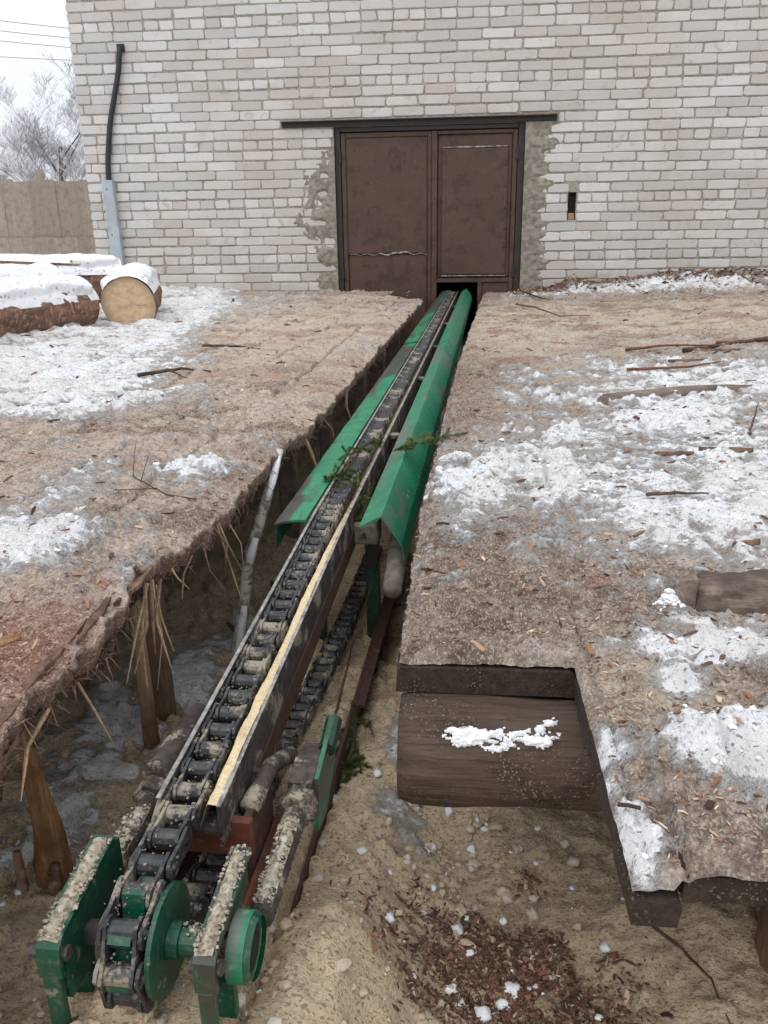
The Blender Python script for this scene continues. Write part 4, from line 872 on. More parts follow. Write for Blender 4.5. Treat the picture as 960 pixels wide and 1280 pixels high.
    MB().tube([(UC-0.045, sv, sz), (UC-0.031, sv, sz)], 0.030, 20).build('hub', M['dirty_rod'], sp)
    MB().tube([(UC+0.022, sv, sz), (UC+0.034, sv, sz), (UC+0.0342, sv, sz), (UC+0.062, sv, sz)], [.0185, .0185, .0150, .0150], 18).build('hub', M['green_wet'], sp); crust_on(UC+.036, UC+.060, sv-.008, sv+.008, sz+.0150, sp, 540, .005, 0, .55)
    MB().tube([(UC-0.105, sv, sz), (UC+0.100, sv, sz)], 0.0125, 16).build('shaft', M['dirty_rod'], c, True)
    for s_, ui in ((-1, UC-0.066), (1, UC+0.066)):
        u0, u1 = (ui-0.024, ui) if s_ < 0 else (ui, ui+0.022)
        br = link('bracket', None, c)
        # cheek plate in profile: hooked front foot, sloping back
        ua, ub = (u1-0.009, u1) if s_ < 0 else (u0, u0+0.009)
        prof = [(0.556, -0.110), (0.668, -0.095), (0.684, -0.102), (0.684, -0.150), (0.650, -0.176), (0.590, -0.186), (0.556, -0.186)]
        fix_normals(MB().prism(prof, ua, ub, 'x').build('cheek_plate', M['green_wet'], br))
        V = []; nn = 9
        for i in range(nn):                                     # top flange, bent down over the nose
            v, z = [(0.545, -0.150), (0.544, -0.132), (0.547, -0.116), (0.556, -0.107), (0.575, -0.104), (0.605, -0.100), (0.635, -0.096), (0.660, -0.0925), (0.674, -0.0915)][i]
            t_ = 0.006; V += [(u0, v, z), (u1, v, z), (u1, v+(t_ if i < 3 else .001), z-(0 if i < 3 else t_)), (u0, v+(t_ if i < 3 else .001), z-(0 if i < 3 else t_))]
        fix_normals(obj('top_flange', V, [(i*4+k, i*4+(k+1) % 4, i*4+4+(k+1) % 4, i*4+4+k) for i in range(nn-1) for k in range(4)]+[(0, 1, 2, 3), tuple(nn*4-4+k for k in range(4))], M['green_wet'], br))
        MB().box(u0+.002, u1-.004, 0.5455, 0.5535, -0.246, -0.1505, 0.001).build('front_leg', M['green_wet'], br)
        MB().box(u0-.004, u1+.002, 0.541, 0.575, -0.262, -0.2465, 0.003).build('foot', M['green_wet'], br)
        MB().box(u0+.001, u1-.001, 0.590, 0.600, -0.236, -0.1865, 0.001).build('rear_leg', M['green_wet'], br)
        MB().box(ua-.003, ub+.003, 0.600, 0.690, -0.205, -0.1875, 0.002).build('slide_rail', M['green_wet'], br)
        MB().tube([(u0-0.010, 0.560, -0.247), (u1+0.010, 0.560, -0.247)], 0.009, 6).build('bolt', M['green_wet'], br)
        MB().tube([(u0-0.006 if s_ > 0 else u0-0.010, 0.556, -0.128), (u1+0.004, 0.556, -0.128)], 0.0075, 6).build('bolt', M['dirty_rod'], br)
        crust_on(u0+.001, u1-.001, 0.550, 0.672, -0.106, br, 500+s_, 0.009, 0.115, .62)
        if s_ > 0:
            bh = MB().tube([(u1+0.0005, sv, sz), (u1+0.018, sv, sz)], [0.034, 0.034], 26).build('bearing_housing', M['green_dusty'], br)
            MB().tube([(u1+0.0182, sv, sz), (u1+0.0190, sv, sz)], 0.024, 20).build('bearing_cap', M['dark'], bh)
            MB().tube([(u1+0.0185, sv, sz), (u1+0.0245, sv, sz)], [0.0335, 0.030], 26, False).build('rim', M['green_wet'], bh)
        else:
            MB().tube([(u0-0.012, 0.650, -0.135), (u0+0.001, 0.650, -0.135)], 0.011, 10).build('bolt', M['green_wet'], br)
        # take-up screw behind the bracket
        uu = u0-0.004 if s_ < 0 else u1+0.010; zz_ = -0.168
        sc = MB()
        P = [(uu, 0.655+0.0045*i, zz_-0.0*i) for i in range(52)]
        sc.tube(P, [0.0135+0.0012*(i % 2)+0.0012*rs.random() for i in range(52)], 12); so_ = sc.build('take_up_screw', M['dirty_rod'], br, True)
        crust_on(uu-.010, uu+.010, 0.662, 0.80, zz_+0.0135, so_, 520+s_, 0.006, 0.0, .6)
        MB().tube([(uu, 0.822, zz_), (uu, 0.846, zz_)], 0.0265, 6).build('nut', M['dirty_rod'], br)
        # lug with green plate
        lp = [(0.848, zz_-0.034), (0.848, zz_+0.026), (0.90, zz_+0.030), (0.955, zz_+0.012), (0.962, zz_-0.01), (0.90, zz_-0.034)]
        lg = fix_normals(MB().prism(lp, uu-0.016, uu+0.016, 'x').build('lug', M['dirty_rod'], br))
        if s_ > 0:
            MB().prism([(0.85, zz_-0.05), (0.86, zz_+0.025), (0.93, zz_+0.036), (0.985, zz_+0.03), (0.97, zz_-0.02), (0.90, zz_-0.06)], uu+0.0165, uu+0.0225, 'x').build('lug_plate', M['green'], br)
            MB().tube([(uu+0.02, 0.93, zz_+0.02), (uu+0.02, 0.985, zz_+0.032)], 0.012, 10).build('pin', M['green_wet'], br)
        else: 
            MB().tube([(uu-0.004, 0.85, zz_+0.02), (uu+0.012, 0.99, zz_+0.028)], [0.020, 0.017], 10).build('pin', M['dirty_rod'], br, True)
    # red primed end frame below the trough mouth
    fr = link('end_frame', None, c)
    MB().box(UC-0.055, UC+0.062, 0.752, 0.764, -0.178, -0.127, 0.002).build('cross_plate', M['rust'], fr)
    MB().box(UC+0.058, UC+0.066, 0.690, 0.90, -0.345, -0.205, 0.002).build('side_plate', M['rust'], fr)
    MB().box(UC-0.070, UC-0.062, 0.745, 0.90, -0.345, -0.150, 0.002).build('side_plate', M['rust_dark'], fr)
    MB().box(UC+0.048, UC+0.0575, 0.765, 0.86, -0.345, -0.130, 0.002).build('side_plate', M['rust_dark'], fr)
    MB().box(UC-0.060, UC+0.047, 0.85, 0.86, -0.20, -0.13, 0.002).build('cross_plate', M['rust_dark'], fr)
    MB().tube([(UC+0.053, 0.78, -0.1285), (UC+0.050, 0.88, -0.145), (UC+0.045, 1.0, -0.21), (UC+0.035, 1.06, -0.26)], [.013, .012, .012, .011], 10).build('guide_bar', M['dirty_rod'], fr, True)
    # covers: left flat angle, right ridge angle, two lengths each
    def sheetrun(name, prof_top, th, va, vb, mat, n=30, seed=0, down=None):
        """prof_top: list of (u, dz) across; a bent plate of thickness th"""
        V = []; F = []; k = len(prof_top)
        for i in range(n+1):
            v = va+(vb-va)*i/n; w = 0.0022*math.sin(i*.9+seed)+0.0015*math.sin(i*2.3+seed*2)
            for (u, dz) in prof_top: V.append((u+w*.5, v, zcov(v)+dz+w))
            for (u, dz) in prof_top[::-1]: V.append((u+w*.5, v, zcov(v)+dz+w-th))
        q = 2*k
        for i in range(n):
            for a in range(q): F.append((i*q+a, i*q+(a+1) % q, (i+1)*q+(a+1) % q, (i+1)*q+a))
        F += [tuple(range(q-1, -1, -1)), tuple(n*q+a for a in range(q))]
        o = fix_normals(obj(name, V, F, M[mat], c)); P = np.array(V)
        if mat == 'green': rb = np.clip(.55*sst(-.39, -.437, P[:, 0])+.75*sst(3.0, 3.4, P[:, 1])*sst(4.3, 3.9, P[:, 1])+.6*sst(5.2, 5.8, P[:, 1])+.8*sst(1.9, 1.56, P[:, 1])*sst(-.38, -.43, P[:, 0]), 0, 1)
        else: rb = np.clip(.36*sst(-.20, -.24, P[:, 0])+.35*np.sin(P[:, 1]*2.1)**4, 0, 1)
        attr(o.data, 'rub', rb); return o
    for k, (va, vb) in enumerate(((1.552, 4.18), (4.186, 7.55))):
        dz = 0.003*k
        o = sheetrun('cover', [(-0.437, -0.008+dz), (-0.422, -0.003+dz), (-0.403, 0.001+dz), (-0.385, 0.003+dz), (-0.369, 0.004+dz)], 0.005, va, vb, 'green', 70, k)
        o['label'] = 'flat green cover plate along the left of the chain'
        sheetrun('cover_lip', [(-0.4365, -0.060+dz), (-0.4335, -0.010+dz)], 0.004, va+.002, vb, 'green_dusty', 30, k)
        o2 = sheetrun('cover', [(-0.256, -0.006+dz), (-0.232, 0.007+dz), (-0.2085, 0.020+dz), (-0.190, -0.008+dz), (-0.168, -0.040+dz), (-0.160, -0.075+dz)], 0.005, va, vb, 'green_dusty', 70, k+5)
        o2['label'] = 'ridged green cover angle along the right of the chain'
    # bare steel edge at the near ends
    for v in (2.35, 3.3, 4.2, 5.2, 6.3):
        MB().box(-0.40, -0.215, v-0.012, v+0.012, zcov(v)-0.036, zcov(v)-0.026).build('cross_bar', M['rust_dark'], c)
        MB().box(-0.288, -0.259, v-0.02, v+0.02, zcov(v)-0.025, zcov(v)-0.012, 0.002).build('cross_bar', M['trough'], c)
    # legs
    for v in (1.78, 3.3, 4.8, 6.4):
        for u in (UC-0.075, UC+0.062):
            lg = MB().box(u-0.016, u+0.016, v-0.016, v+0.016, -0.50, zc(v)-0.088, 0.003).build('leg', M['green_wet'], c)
        MB().box(UC-0.09, UC+0.08, v-0.02, v+0.02, zc(v)-0.0875, zc(v)-0.060 if v > 2 else zc(v)-0.0855, 0.003).build('cross_bar', M['green_dusty'], c)
    MB().box(UC-0.055, UC+0.092, 1.665, 1.725, zc(1.7)-0.082, zc(1.7)-0.034, 0.004).build('packing_block', M['block'], c)
    MB().tube([(-0.186, 1.52, -0.175), (-0.19, 1.75, -0.125), (-0.185, 2.3, -0.115), (-0.175, 3.0, -0.11)], [.020, .024, .025, .025], 12).build('pipe', M['block'], c, True)
    return c
conveyor()

# rusty angle lying beside the return chain
def angle_bar():
    a = thing('rusty_angle_bar', 'rusty steel angle half buried in sawdust beside the return chain', 'steel bar', (0, 0, 0), -TR)
    m = MB(); m.box(-0.247, -0.241, 0.72, 2.4, -0.47, -0.343); m.build('web', M['rust_dark'], a)
    MB().box(-0.2405, -0.222, 1.35, 2.4, -0.350, -0.3435).build('flange', M['rust_dark'], a)
angle_bar()

# ------------------------------------------------------------------ logs on the left deck
def log(label, p0, p1, r0, r1, seed, snow=True, span=(70, 80), th=0.05):
    """p0: end with the visible cut; runs to p1"""
    p0, p1 = Vector(p0), Vector(p1); d = p1-p0; L = d.length
    t = thing('log', label, 'log', p0, 0, group='snow-capped logs on the left deck'); t.rotation_euler = d.to_track_quat('Y', 'Z').to_euler()
    n, q = 36, 40; i = np.arange(n+1)/n; A = np.arange(q)*2*math.pi/q; T, An = np.meshgrid(i, A, indexing='ij')
    R = (r0+(r1-r0)*T)*(1+0.03*np.sin(2*An+seed))+(fbm(T*L*8+seed, np.cos(An)*3+np.sin(An)*1.7+9, 4, seed)-0.5)*0.03*(1-0.6*(T < .03))
    P = np.stack([R*np.sin(An), T*L, R*np.cos(An)], -1).reshape(-1, 3); F = [(a*q+b, a*q+(b+1) % q, (a+1)*q+(b+1) % q, (a+1)*q+b) for a in range(n) for b in range(q)]
    F.append(tuple(n*q+b for b in range(q)))
    fix_normals(obj('bark', P, F, M['bark'], t, True))
    V = [(0, -0.004, 0)]; k = 24
    for f in (.35, .7, 1.0): V += [(R[0][int(b*q/k)]*f*math.sin(2*math.pi*int(b*q/k)/q), -0.004+0.002*math.sin(b*2.1)*f+(0.0035 if f > .9 else 0), R[0][int(b*q/k)]*f*math.cos(2*math.pi*int(b*q/k)/q)) for b in range(k)]
    F = [(0, 1+b, 1+(b+1) % k) for b in range(k)]+[(1+s*k+b, 1+s*k+(b+1) % k, 1+(s+1)*k+(b+1) % k, 1+(s+1)*k+b) for s in (0, 1) for b in range(k)]
    obj('cut_end', V, F, M['cut'], t)
    if snow:
        yy = np.linspace(-0.012, L, 160); aa = np.linspace(rad(-span[0]-20), rad(span[1]+20), 90); Yg, Ag = np.meshgrid(yy, aa, indexing='ij')
        lim = 1-sst(0.72, 1.0, np.abs(np.where(Ag < 0, Ag/rad(span[0]), Ag/rad(span[1])))+0.45*(fbm(Yg*6+seed, Ag*1.2, 3, seed+3)-0.5))
        h = th*(0.45+0.9*fbm(Yg*4, Ag*1.3+seed, 3, seed+9))*lim*sst(-0.012, 0.04, Yg)+(fbm(Yg*30, Ag*6, 3, seed+4)-.5)*.008-0.006
        Rr = (r0+(r1-r0)*Yg/L)+0.012+h; P = np.stack([Rr*np.sin(Ag), Yg, Rr*np.cos(Ag)], -1).reshape(-1, 3); fc = grid_faces(*Yg.shape); kp = h.ravel()[fc].max(1) > -0.014
        fix_normals(obj('snow', P, fc[kp], M['snow'], t, True))
log('snow-capped log with its round sawn end facing the viewer', (-1.955, 4.78, 0.152), (-2.22, 5.62, 0.165), 0.155, 0.158, 3, True, (62, 50), 0.035)
log('long reddish log with thick snow on top, frontmost of the pile', (-2.24, 4.72, 0.150), (-2.52, 3.2, 0.160), 0.142, 0.150, 5, True, (56, 48), 0.035)
log('snow-covered log behind the frontmost one, cut off by the picture edge', (-2.72, 5.42, 0.185), (-3.15, 4.2, 0.20), 0.135, 0.145, 8, True, (95, 95), 0.05)
log('snow-capped log farthest back, its dark bark showing below the cap', (-2.52, 6.05, 0.225), (-3.45, 5.55, 0.24), 0.150, 0.155, 12, True, (52, 50), 0.035)
def snow_board():
    o = thing('board', 'thin board under snow lying across the rear logs', 'board')
    a, b = Vector((-2.62, 5.62, 0.345)), Vector((-3.9, 5.30, 0.42)); d = b-a
    MB().add(*(lambda n: ([(-.0, -.02, 0), (0, .03, 0), (0, .03, .014), (0, -.02, .014), (d.length, -.06, 0), (d.length, .06, 0), (d.length, .06, .02), (d.length, -.06, .02)], [(0, 1, 2, 3), (4, 7, 6, 5), (0, 4, 5, 1), (1, 5, 6, 2), (2, 6, 7, 3), (3, 7, 4, 0)]))(0)).build('plank', M['splinter'], o)
    xs = np.linspace(0.05, d.length, 60); ysn = np.linspace(-.05, .05, 9); X, Y = np.meshgrid(xs, ysn, indexing='ij'); Z = 0.0185+0.022*sst(0, .02, .05-np.abs(Y))*(0.4+fbm(X*8, Y*20, 3, 60))
    obj('snow', np.stack([X, Y, Z], -1).reshape(-1, 3), grid_faces(60, 9)[:, ::-1], M['snow'], o, True)
    o.location = a; o.rotation_euler = d.to_track_quat('X', 'Z').to_euler()
snow_board()

# ------------------------------------------------------------------ fence, tree, wires
def fence():
    f = thing('board_fence', 'weathered vertical board fence beside the brick building', 'fence')
    a, b = Vector((-8.4, 10.2, 0)), Vector((-4.2, 12.2, 0)); d = (b-a).normalized(); n = Vector((-d.y, d.x, 0)); L = (b-a).length; rs = random.Random(4)
    if n.y > 0: n = -n
    def bd(s, w, z0, z1, out, name='board', th=0.012, mat='fence'):
        p = a+d*s+n*out; q = p+d*w; V = []
        for z in (z0, z1):
            for pt in (p, q, q+n*th, p+n*th): V.append((pt.x, pt.y, z+rs.uniform(-.006, .006)))
        return fix_normals(obj(name, V, [(0, 3, 2, 1), (4, 5, 6, 7), (0, 1, 5, 4), (1, 2, 6, 5), (2, 3, 7, 6), (3, 0, 4, 7)], M[mat], f))
    s = 0.0
    while s < L:
        w = rs.uniform(.13, .19); bd(s, w, 0.52+rs.uniform(-.02, .02), 1.285+rs.uniform(-.02, .015), rs.uniform(0, .012)+0.002); s += w-rs.uniform(.001, .006)
    s = 0.03
    while s < L:
        w = rs.uniform(.14, .24); bd(s, w, -0.55, 0.545+rs.uniform(-.012, .012), rs.uniform(0.036, .048)); s += w-rs.uniform(.001, .008)
    for z in (0.62, 1.08): bd(0, L, z, z+.08, -0.042, 'rail', 0.04)
    for s in np.arange(0.2, L, 1.35): bd(float(s)+.0, .11, -0.6, 1.42, -0.155, 'post', 0.11)
fence()
def tree(label, base, H, seed, lean=(0.25, 0), spread=1.0):
    rs = random.Random(seed); t = thing('bare_tree', label, 'tree', base); trunk = MB(); crown = MB()
    def grow(p, d, L, r, lev):
        n = 4 if lev < 3 else 3; pts = [p]; rr = [r]; q = p.copy(); dd = d.copy()
        for i in range(n):
            dd = (dd+Vector((rs.uniform(-1, 1), rs.uniform(-1, 1), rs.uniform(-.4, .9)))*(.10 if lev < 2 else .17)).normalized(); q = q+dd*L/n; pts.append(q.copy()); rr.append(r*(1-.55*(i+1)/n))
        (trunk if lev < 2 else crown).tube(pts, rr, 7 if lev < 2 else 4 if lev < 3 else 3, False)
        if lev >= 5: return
        k = (9, 8, 7, 6, 4)[lev]
        for j in range(k):
            f = rs.uniform(.22 if lev else .18, 1.0); i = min(int(f*n), n-1); o = pts[i].lerp(pts[i+1], f*n-i)
            ax = Vector((rs.uniform(-1, 1), rs.uniform(-1, 1), rs.uniform(-.1, .5))).normalized(); nd = (dd*.85+ax*(.75 if lev else .65)*spread).normalized(); nd.z = abs(nd.z)*.8+.12
            grow(o, nd.normalized(), L*rs.uniform(.42, .66)*(1.0 if lev else 0.9), max(r*(1-.5*f)*.5, .0055), lev+1)
    grow(Vector((0, 0, 0)), Vector((lean[0], lean[1], 1)).normalized(), H*.72, H*.020, 0)
    trunk.build('trunk', M['snow_trunk'], t, True); crown.build('crown', M['snow_twig'], t)
tree('bare tree with snow-laden twigs behind the fence, beside the building corner', (-12.3, 25.0, -0.6), 5.2, 12)
tree('smaller snowy bare tree behind the fence at the picture edge', (-15.8, 26.0, -0.6), 3.4, 5)
def wires():
    for k, (z0, z1, lb) in enumerate(((7.53, 7.22, 'topmost of the thin power lines in the sky'), (7.27, 6.98, 'second power line from the top in the sky'), (7.01, 6.74, 'third power line from the top in the sky'), (6.58, 6.41, 'lowest thin power line above the snowy tree'))):
        pts = []
        for i in range(31):
            x = -45+60*i/30; s = (z1-z0)/2.35; pts.append((x, 30+0.3*k, z0+s*(x+15.6)+0.0025*(x+15)**2))
        o = MB().tube(pts, 0.010, 5).build('power_line', M['wire'], None, True); o['label'] = lb; o['category'] = 'wire'; o['group'] = 'power lines'
wires()

# ------------------------------------------------------------------ loose bits: chips, lumps, twigs, sprigs
def m_chip():
    t = NT('wood_chip'); v = t.at('tone'); r = t.n('ShaderNodeValToRGB'); t.l(v, r.inputs[0]); e = r.color_ramp.elements
    e[0].position = 0; e[0].color = (0.05, 0.028, 0.02, 1); e[1].position = 1; e[1].color = (0.68, 0.56, 0.42, 1)
    for p, c in ((.28, (0.13, 0.07, 0.048, 1)), (.45, (0.27, 0.13, 0.08, 1)), (.62, (0.38, 0.27, 0.19, 1)), (.82, (0.52, 0.39, 0.27, 1))):
        x = e.new(p); x.color = c
    n = t.noise(120, 3); t.bump(n, .4, .002); return t.fin(r.outputs[0], 0.9)
M['chip'] = m_chip()
def chips(name, parent, X, Y, Z, nrm_tilt, Ln, Wd, Th, tone, seed):
    """thin bent slivers, one box each, vectorised"""
    g = np.random.default_rng(seed); N = len(X); a = g.uniform(0, 2*np.pi, N); tl = g.normal(0, nrm_tilt, N); rl = g.normal(0, nrm_tilt, N)
    ex = np.stack([np.cos(a)*np.cos(tl), np.sin(a)*np.cos(tl), np.sin(tl)], -1); ey = np.stack([-np.sin(a)*np.cos(rl), np.cos(a)*np.cos(rl), np.sin(rl)], -1); ez = np.cross(ex, ey)
    P = np.zeros((N, 12, 3)); c = np.stack([X, Y, Z], -1); i = 0
    for sx in (-1, 0, 1):
        for sy, sz in ((-1, -1), (1, -1), (1, 1), (-1, 1)):
            w = Wd*(1 if sx == 0 else g.uniform(.25, 1.0, N)); bend = (0.12*Ln if sx == 0 else 0)*g.uniform(-.3, 1, N)
            P[:, i] = c+ex*(sx*Ln/2)[:, None]+ey*(sy*w/2)[:, None]+ez*(sz*Th/2+bend)[:, None]; i += 1
    fq = []
    for s in (0, 4):
        for k in range(4): fq.append((s+k, s+(k+1) % 4, s+4+(k+1) % 4, s+4+k))
    fq += [(3, 2, 1, 0), (8, 9, 10, 11)]
    F = (np.array(fq)[None]+12*np.arange(N)[:, None, None]).reshape(-1, 4)
    me = new_mesh(name, P.reshape(-1, 3), F, M['chip']); attr(me, 'tone', np.repeat(tone, 12)); return link(name, me, parent, kind='stuff')
def persp(n, y0, y1, g, p=1.6):
    """distances crowded towards the near end"""
    t = g.random(n); return (y0**(1-p)+t*(y1**(1-p)-y0**(1-p)))**(1/(1-p))
def all_chips():
    g = np.random.default_rng(5)
    n = 16000; Y = persp(n, .56, 7.3, g); X = edge_r(Y)+g.random(n)*(0.35+0.42*Y); ok = (X > 0.155) | (Y > .93); X, Y = X[ok], Y[ok]; n = len(X)
    L = np.clip(g.lognormal(-5.75, .5, n), .0014, .008)*(0.6+0.75*Y**.7)*(1+1.3*(g.random(n) < .015)); tone = np.clip(g.normal(.58, .2, n)-.35*(g.random(n) < .15)-0.3*(Y > 6.7)+.5*(fbm(X*6, Y*6, 3, 77)-.5), 0, 1)
    ok = right_feats(X, Y)[4]+.25*(g.random(n)-.5) < .55; X, Y, L, tone = X[ok], Y[ok], L[ok], tone[ok]; n = len(X)
    chips('wood_chips', deck_r, X, Y, right_z(X, Y)+.0012, .25, L, L*g.uniform(.08, .32, n), np.minimum(L*.10, .002), tone, 1)
    n = 15000; Y = persp(n, .5, 7.3, g); X = edge_l(Y)-0.012-g.random(n)**1.2*(0.30+0.45*Y)
    L = np.clip(g.lognormal(-5.75, .5, n), .0014, .008)*(0.6+0.75*Y**.7)*(1+1.3*(g.random(n) < .015)); tone = np.clip(g.normal(.68, .18, n)-.30*sst(1.2, .9, Y)*sst(-.75, -.68, X)-.35*(g.random(n) < .12)+.5*(fbm(X*6, Y*6, 3, 78)-.5), 0, 1)
    ok = left_feats(X, Y)[4]+.25*(g.random(n)-.5) < .55; X, Y, L, tone = X[ok], Y[ok], L[ok], tone[ok]; n = len(X)
    chips('wood_chips', deck_l, X, Y, left_z(X, Y)+.0012, .25, L, L*g.uniform(.08, .32, n), np.minimum(L*.10, .002), tone, 2)
    n = 16000; Y = persp(n, .45, 2.6, g, 1.3); X = g.uniform(-1.0, .75, n); L = np.clip(g.lognormal(-5.7, .5, n), .0015, .012); tone = np.clip(g.normal(.76, .13, n)-.3*(g.random(n) < .1), 0, 1)
    chips('wood_chips', None, X, Y, ground_z(X, Y)+.001, .35, L, L*g.uniform(.15, .55, n), np.minimum(L*.14, .0025), tone, 3)['label'] = 'pale wood chips strewn over the pit floor'
    n = 9000; X = g.normal(.08, .085, n); Y = g.normal(.88, .10, n); ok = fbm(X*14, Y*14, 4, 87) > .40+.25*np.hypot((X-.08)/.16, (Y-.88)/.2)-.12; X, Y = X[ok], Y[ok]; n = len(X); L = np.clip(g.lognormal(-5.2, .5, n), .002, .018); tone = np.clip(g.normal(.24, .15, n)+.4*(g.random(n) < .12), 0, 1)
    chips('bark_litter', None, X, Y, ground_z(X, Y)+.003, .5, L, L*g.uniform(.12, .5, n), np.minimum(L*.14, .003), tone, 4)['label'] = 'dark bark litter heaped on the pit floor'
    for dk_, ef, sgn, zf, sd_ in ((deck_r, edge_r, 1, right_z, 11), (deck_l, edge_l, -1, left_z, 12)):
        n = 900; Y = persp(n, .6, 7.2, g, 1.5); X = ef(Y)+sgn*(.015+g.random(n)*(0.33+0.43*Y)); ok = (Y > .95) | (sgn < 0) | (X > .16); X, Y = X[ok], Y[ok]; n = len(X)
        L = np.clip(g.lognormal(-4.6, .5, n), .005, .022)*(0.55+.55*Y**.8); tone = np.clip(g.normal(.30, .2, n)+.35*(g.random(n) < .2), 0, 1)
        chips('bark_scraps', dk_, X, Y, zf(X, Y)+.0005, .15, L, L*g.uniform(.08, .35, n), np.minimum(L*.10, .004), tone, sd_)
    n = 2500; X = g.uniform(.45, 3.2, n); Y = WALL-.06-np.abs(g.normal(0, .25, n)); L = np.clip(g.lognormal(-4.0, .5, n), .008, .09); tone = np.clip(g.normal(.3, .18, n), 0, 1)
    chips('bark_litter', deck_r, X, Y, right_z(X, Y)+.006, .4, L, L*g.uniform(.12, .45, n), np.minimum(L*.12, .006), tone, 6)
all_chips()
def all_lumps():
    g = np.random.default_rng(9)
    def pick(n, fn_feat, sampler, lo, hi, bias=.45):
        X, Y = sampler(n*6); sn = fn_feat(X, Y)[4]; ok = sn > bias+.3*g.random(len(X)); X, Y = X[ok][:n], Y[ok][:n]; R = np.clip(g.lognormal(math.log((lo*hi)**.5), .5, len(X)), lo, hi)*(0.6+.5*Y**.6); return X, Y, R
    def sr(n): Y = persp(n, .57, 4.5, g); X = edge_r(Y)+.01+g.random(n)*(0.35+0.42*Y); ok = (X > 0.16) | (Y > .94); return X[ok], Y[ok]
    def sl_(n): Y = persp(n, .9, 5.5, g); X = edge_l(Y)-.02-g.random(n)*(0.25+0.45*Y); return X, Y
    X, Y, R = pick(500, right_feats, sr, .0009, .0045, .6); lumps('snow_lumps', deck_r, X, Y, right_z(X, Y)+R*.2, R, M['snow'], 3)
    X, Y, R = pick(350, left_feats, sl_, .001, .0050, .6); lumps('snow_lumps', deck_l, X, Y, left_z(X, Y)+R*.2, R, M['snow'], 4)
    # frozen sawdust clods and snow crumbs on the pit floor
    n = 300; X = np.concatenate([g.normal(.0, .09, n), g.normal(-.25, .16, n), g.normal(-.7, .16, n)]); Y = np.concatenate([g.normal(1.12, .10, n), g.normal(.70, .12, n), g.normal(1.15, .25, n)]); R = np.clip(g.lognormal(-5.75, .6, 3*n), .0015, .011)
    lumps('sawdust_clods', None, X, Y, ground_z(X, Y)+R*.25, R, M['strip_dull'], 5, label='frozen sawdust clods on the pit floor')
    n = 45; X = np.concatenate([g.normal(.07, .06, n), g.normal(.02, .10, n), g.normal(-.72, .14, n)]); Y = np.concatenate([g.normal(.86, .08, n), g.normal(1.12, .1, n), g.normal(1.3, .25, n)]); R = np.clip(g.lognormal(-5.4, .55, 3*n), .0015, .012)
    lumps('snow_lumps', None, X, Y, ground_z(X, Y)+R*.3, R, M['snow'], 6, label='small snow lumps scattered on the pit floor')
def m_clod():
    t = NT('clod'); n = t.noise(150, 5, .7); n2 = t.noise(14, 3); c = t.mix(t.rng(n, .3, .7), (0.40, 0.30, 0.205), (0.60, 0.475, 0.335)); c = t.mix(t.rng(n2, .5, .65, 0, .7), c, (0.66, 0.61, 0.54)); t.bump(n, .8, .004); return t.fin(c, .95)
M['strip_dull'] = m_clod()
all_lumps()

def twig(name, label, pts, r, mat, side=(), n=6, seed=0):
    rs = random.Random(seed); o = thing(name, label, 'twig' if r < .012 else 'branch')
    def path(P, r0, r1):
        V = [Vector(p) for p in P]; out = []
        for i in range(len(V)-1):
            for k in range(6): out.append(V[i].lerp(V[i+1], k/6)+Vector((rs.uniform(-1, 1), rs.uniform(-1, 1), rs.uniform(-.4, .8)))*r0*.35)
        out.append(V[-1]); m = len(out); return MB().tube(out, [r0+(r1-r0)*i/(m-1) for i in range(m)], n)
    path(pts, r, r*.35).build('stem', M[mat], o, True)
    for P, q in side: path(P, q, q*.3).build('side_twig', M[mat], o, True)
    return o
def rz(x, y, h=.006): return (x, y, float(right_z(np.array([x]), np.array([y]))[0])+h)
def lz(x, y, h=.004): return (x, y, float(left_z(np.array([x]), np.array([y]))[0])+h)
def gz(x, y, h=.004): return (x, y, float(ground_z(np.array([x]), np.array([y]))[0])+h)
twig('fallen_branch', 'long dark forked branch on the sawdust of the right deck', [rz(.95, 3.55, .012), rz(1.25, 3.7, .02), rz(1.55, 3.95, .02), rz(2.2, 4.25, .01)], .011, 'twig', [([rz(1.3, 3.72, .02), rz(1.6, 3.72, .02), rz(1.9, 3.85)], .009), ([rz(1.1, 3.62, .02), rz(1.25, 3.85)], .006)], 8, 1)
twig('fallen_twig', 'short reddish stick lying on pale sawdust, right deck', [rz(.72, 3.62, .012), rz(.9, 3.66, .016), rz(1.12, 3.58)], .007, 'twig_red', [], 7, 2)
twig('fallen_twig', 'brown stick beside the reddish one on the right deck', [rz(.62, 3.05, .01), rz(.85, 3.1, .014), rz(1.0, 3.22)], .006, 'twig_red', [], 7, 3)
twig('fallen_twig', 'thin upright curved twig in the snow of the right deck', [rz(.72, 2.02), (.745, 2.1, .03), (.79, 2.2, .06), (.83, 2.3, .065)], .004, 'twig', [], 6, 4)
twig('fallen_twig', 'dark short twig on snow midway along the right deck', [rz(.36, 1.5, .008), rz(.42, 1.53, .012), rz(.48, 1.52)], .0045, 'twig', [([rz(.42, 1.53, .01), rz(.43, 1.57)], .003)], 6, 5)
twig('fallen_twig', 'stick near the gate at the edge of the right deck', [rz(.52, 7.0, .03), rz(.6, 6.5, .02), rz(.66, 6.2)], .009, 'twig', [], 7, 6)
twig('fallen_twig', 'bent brown twig on the right deck below the gate stick', [rz(.40, 5.9, .02), rz(.50, 5.5, .03), rz(.62, 5.2), rz(.8, 5.15)], .007, 'twig_red', [], 7, 7)
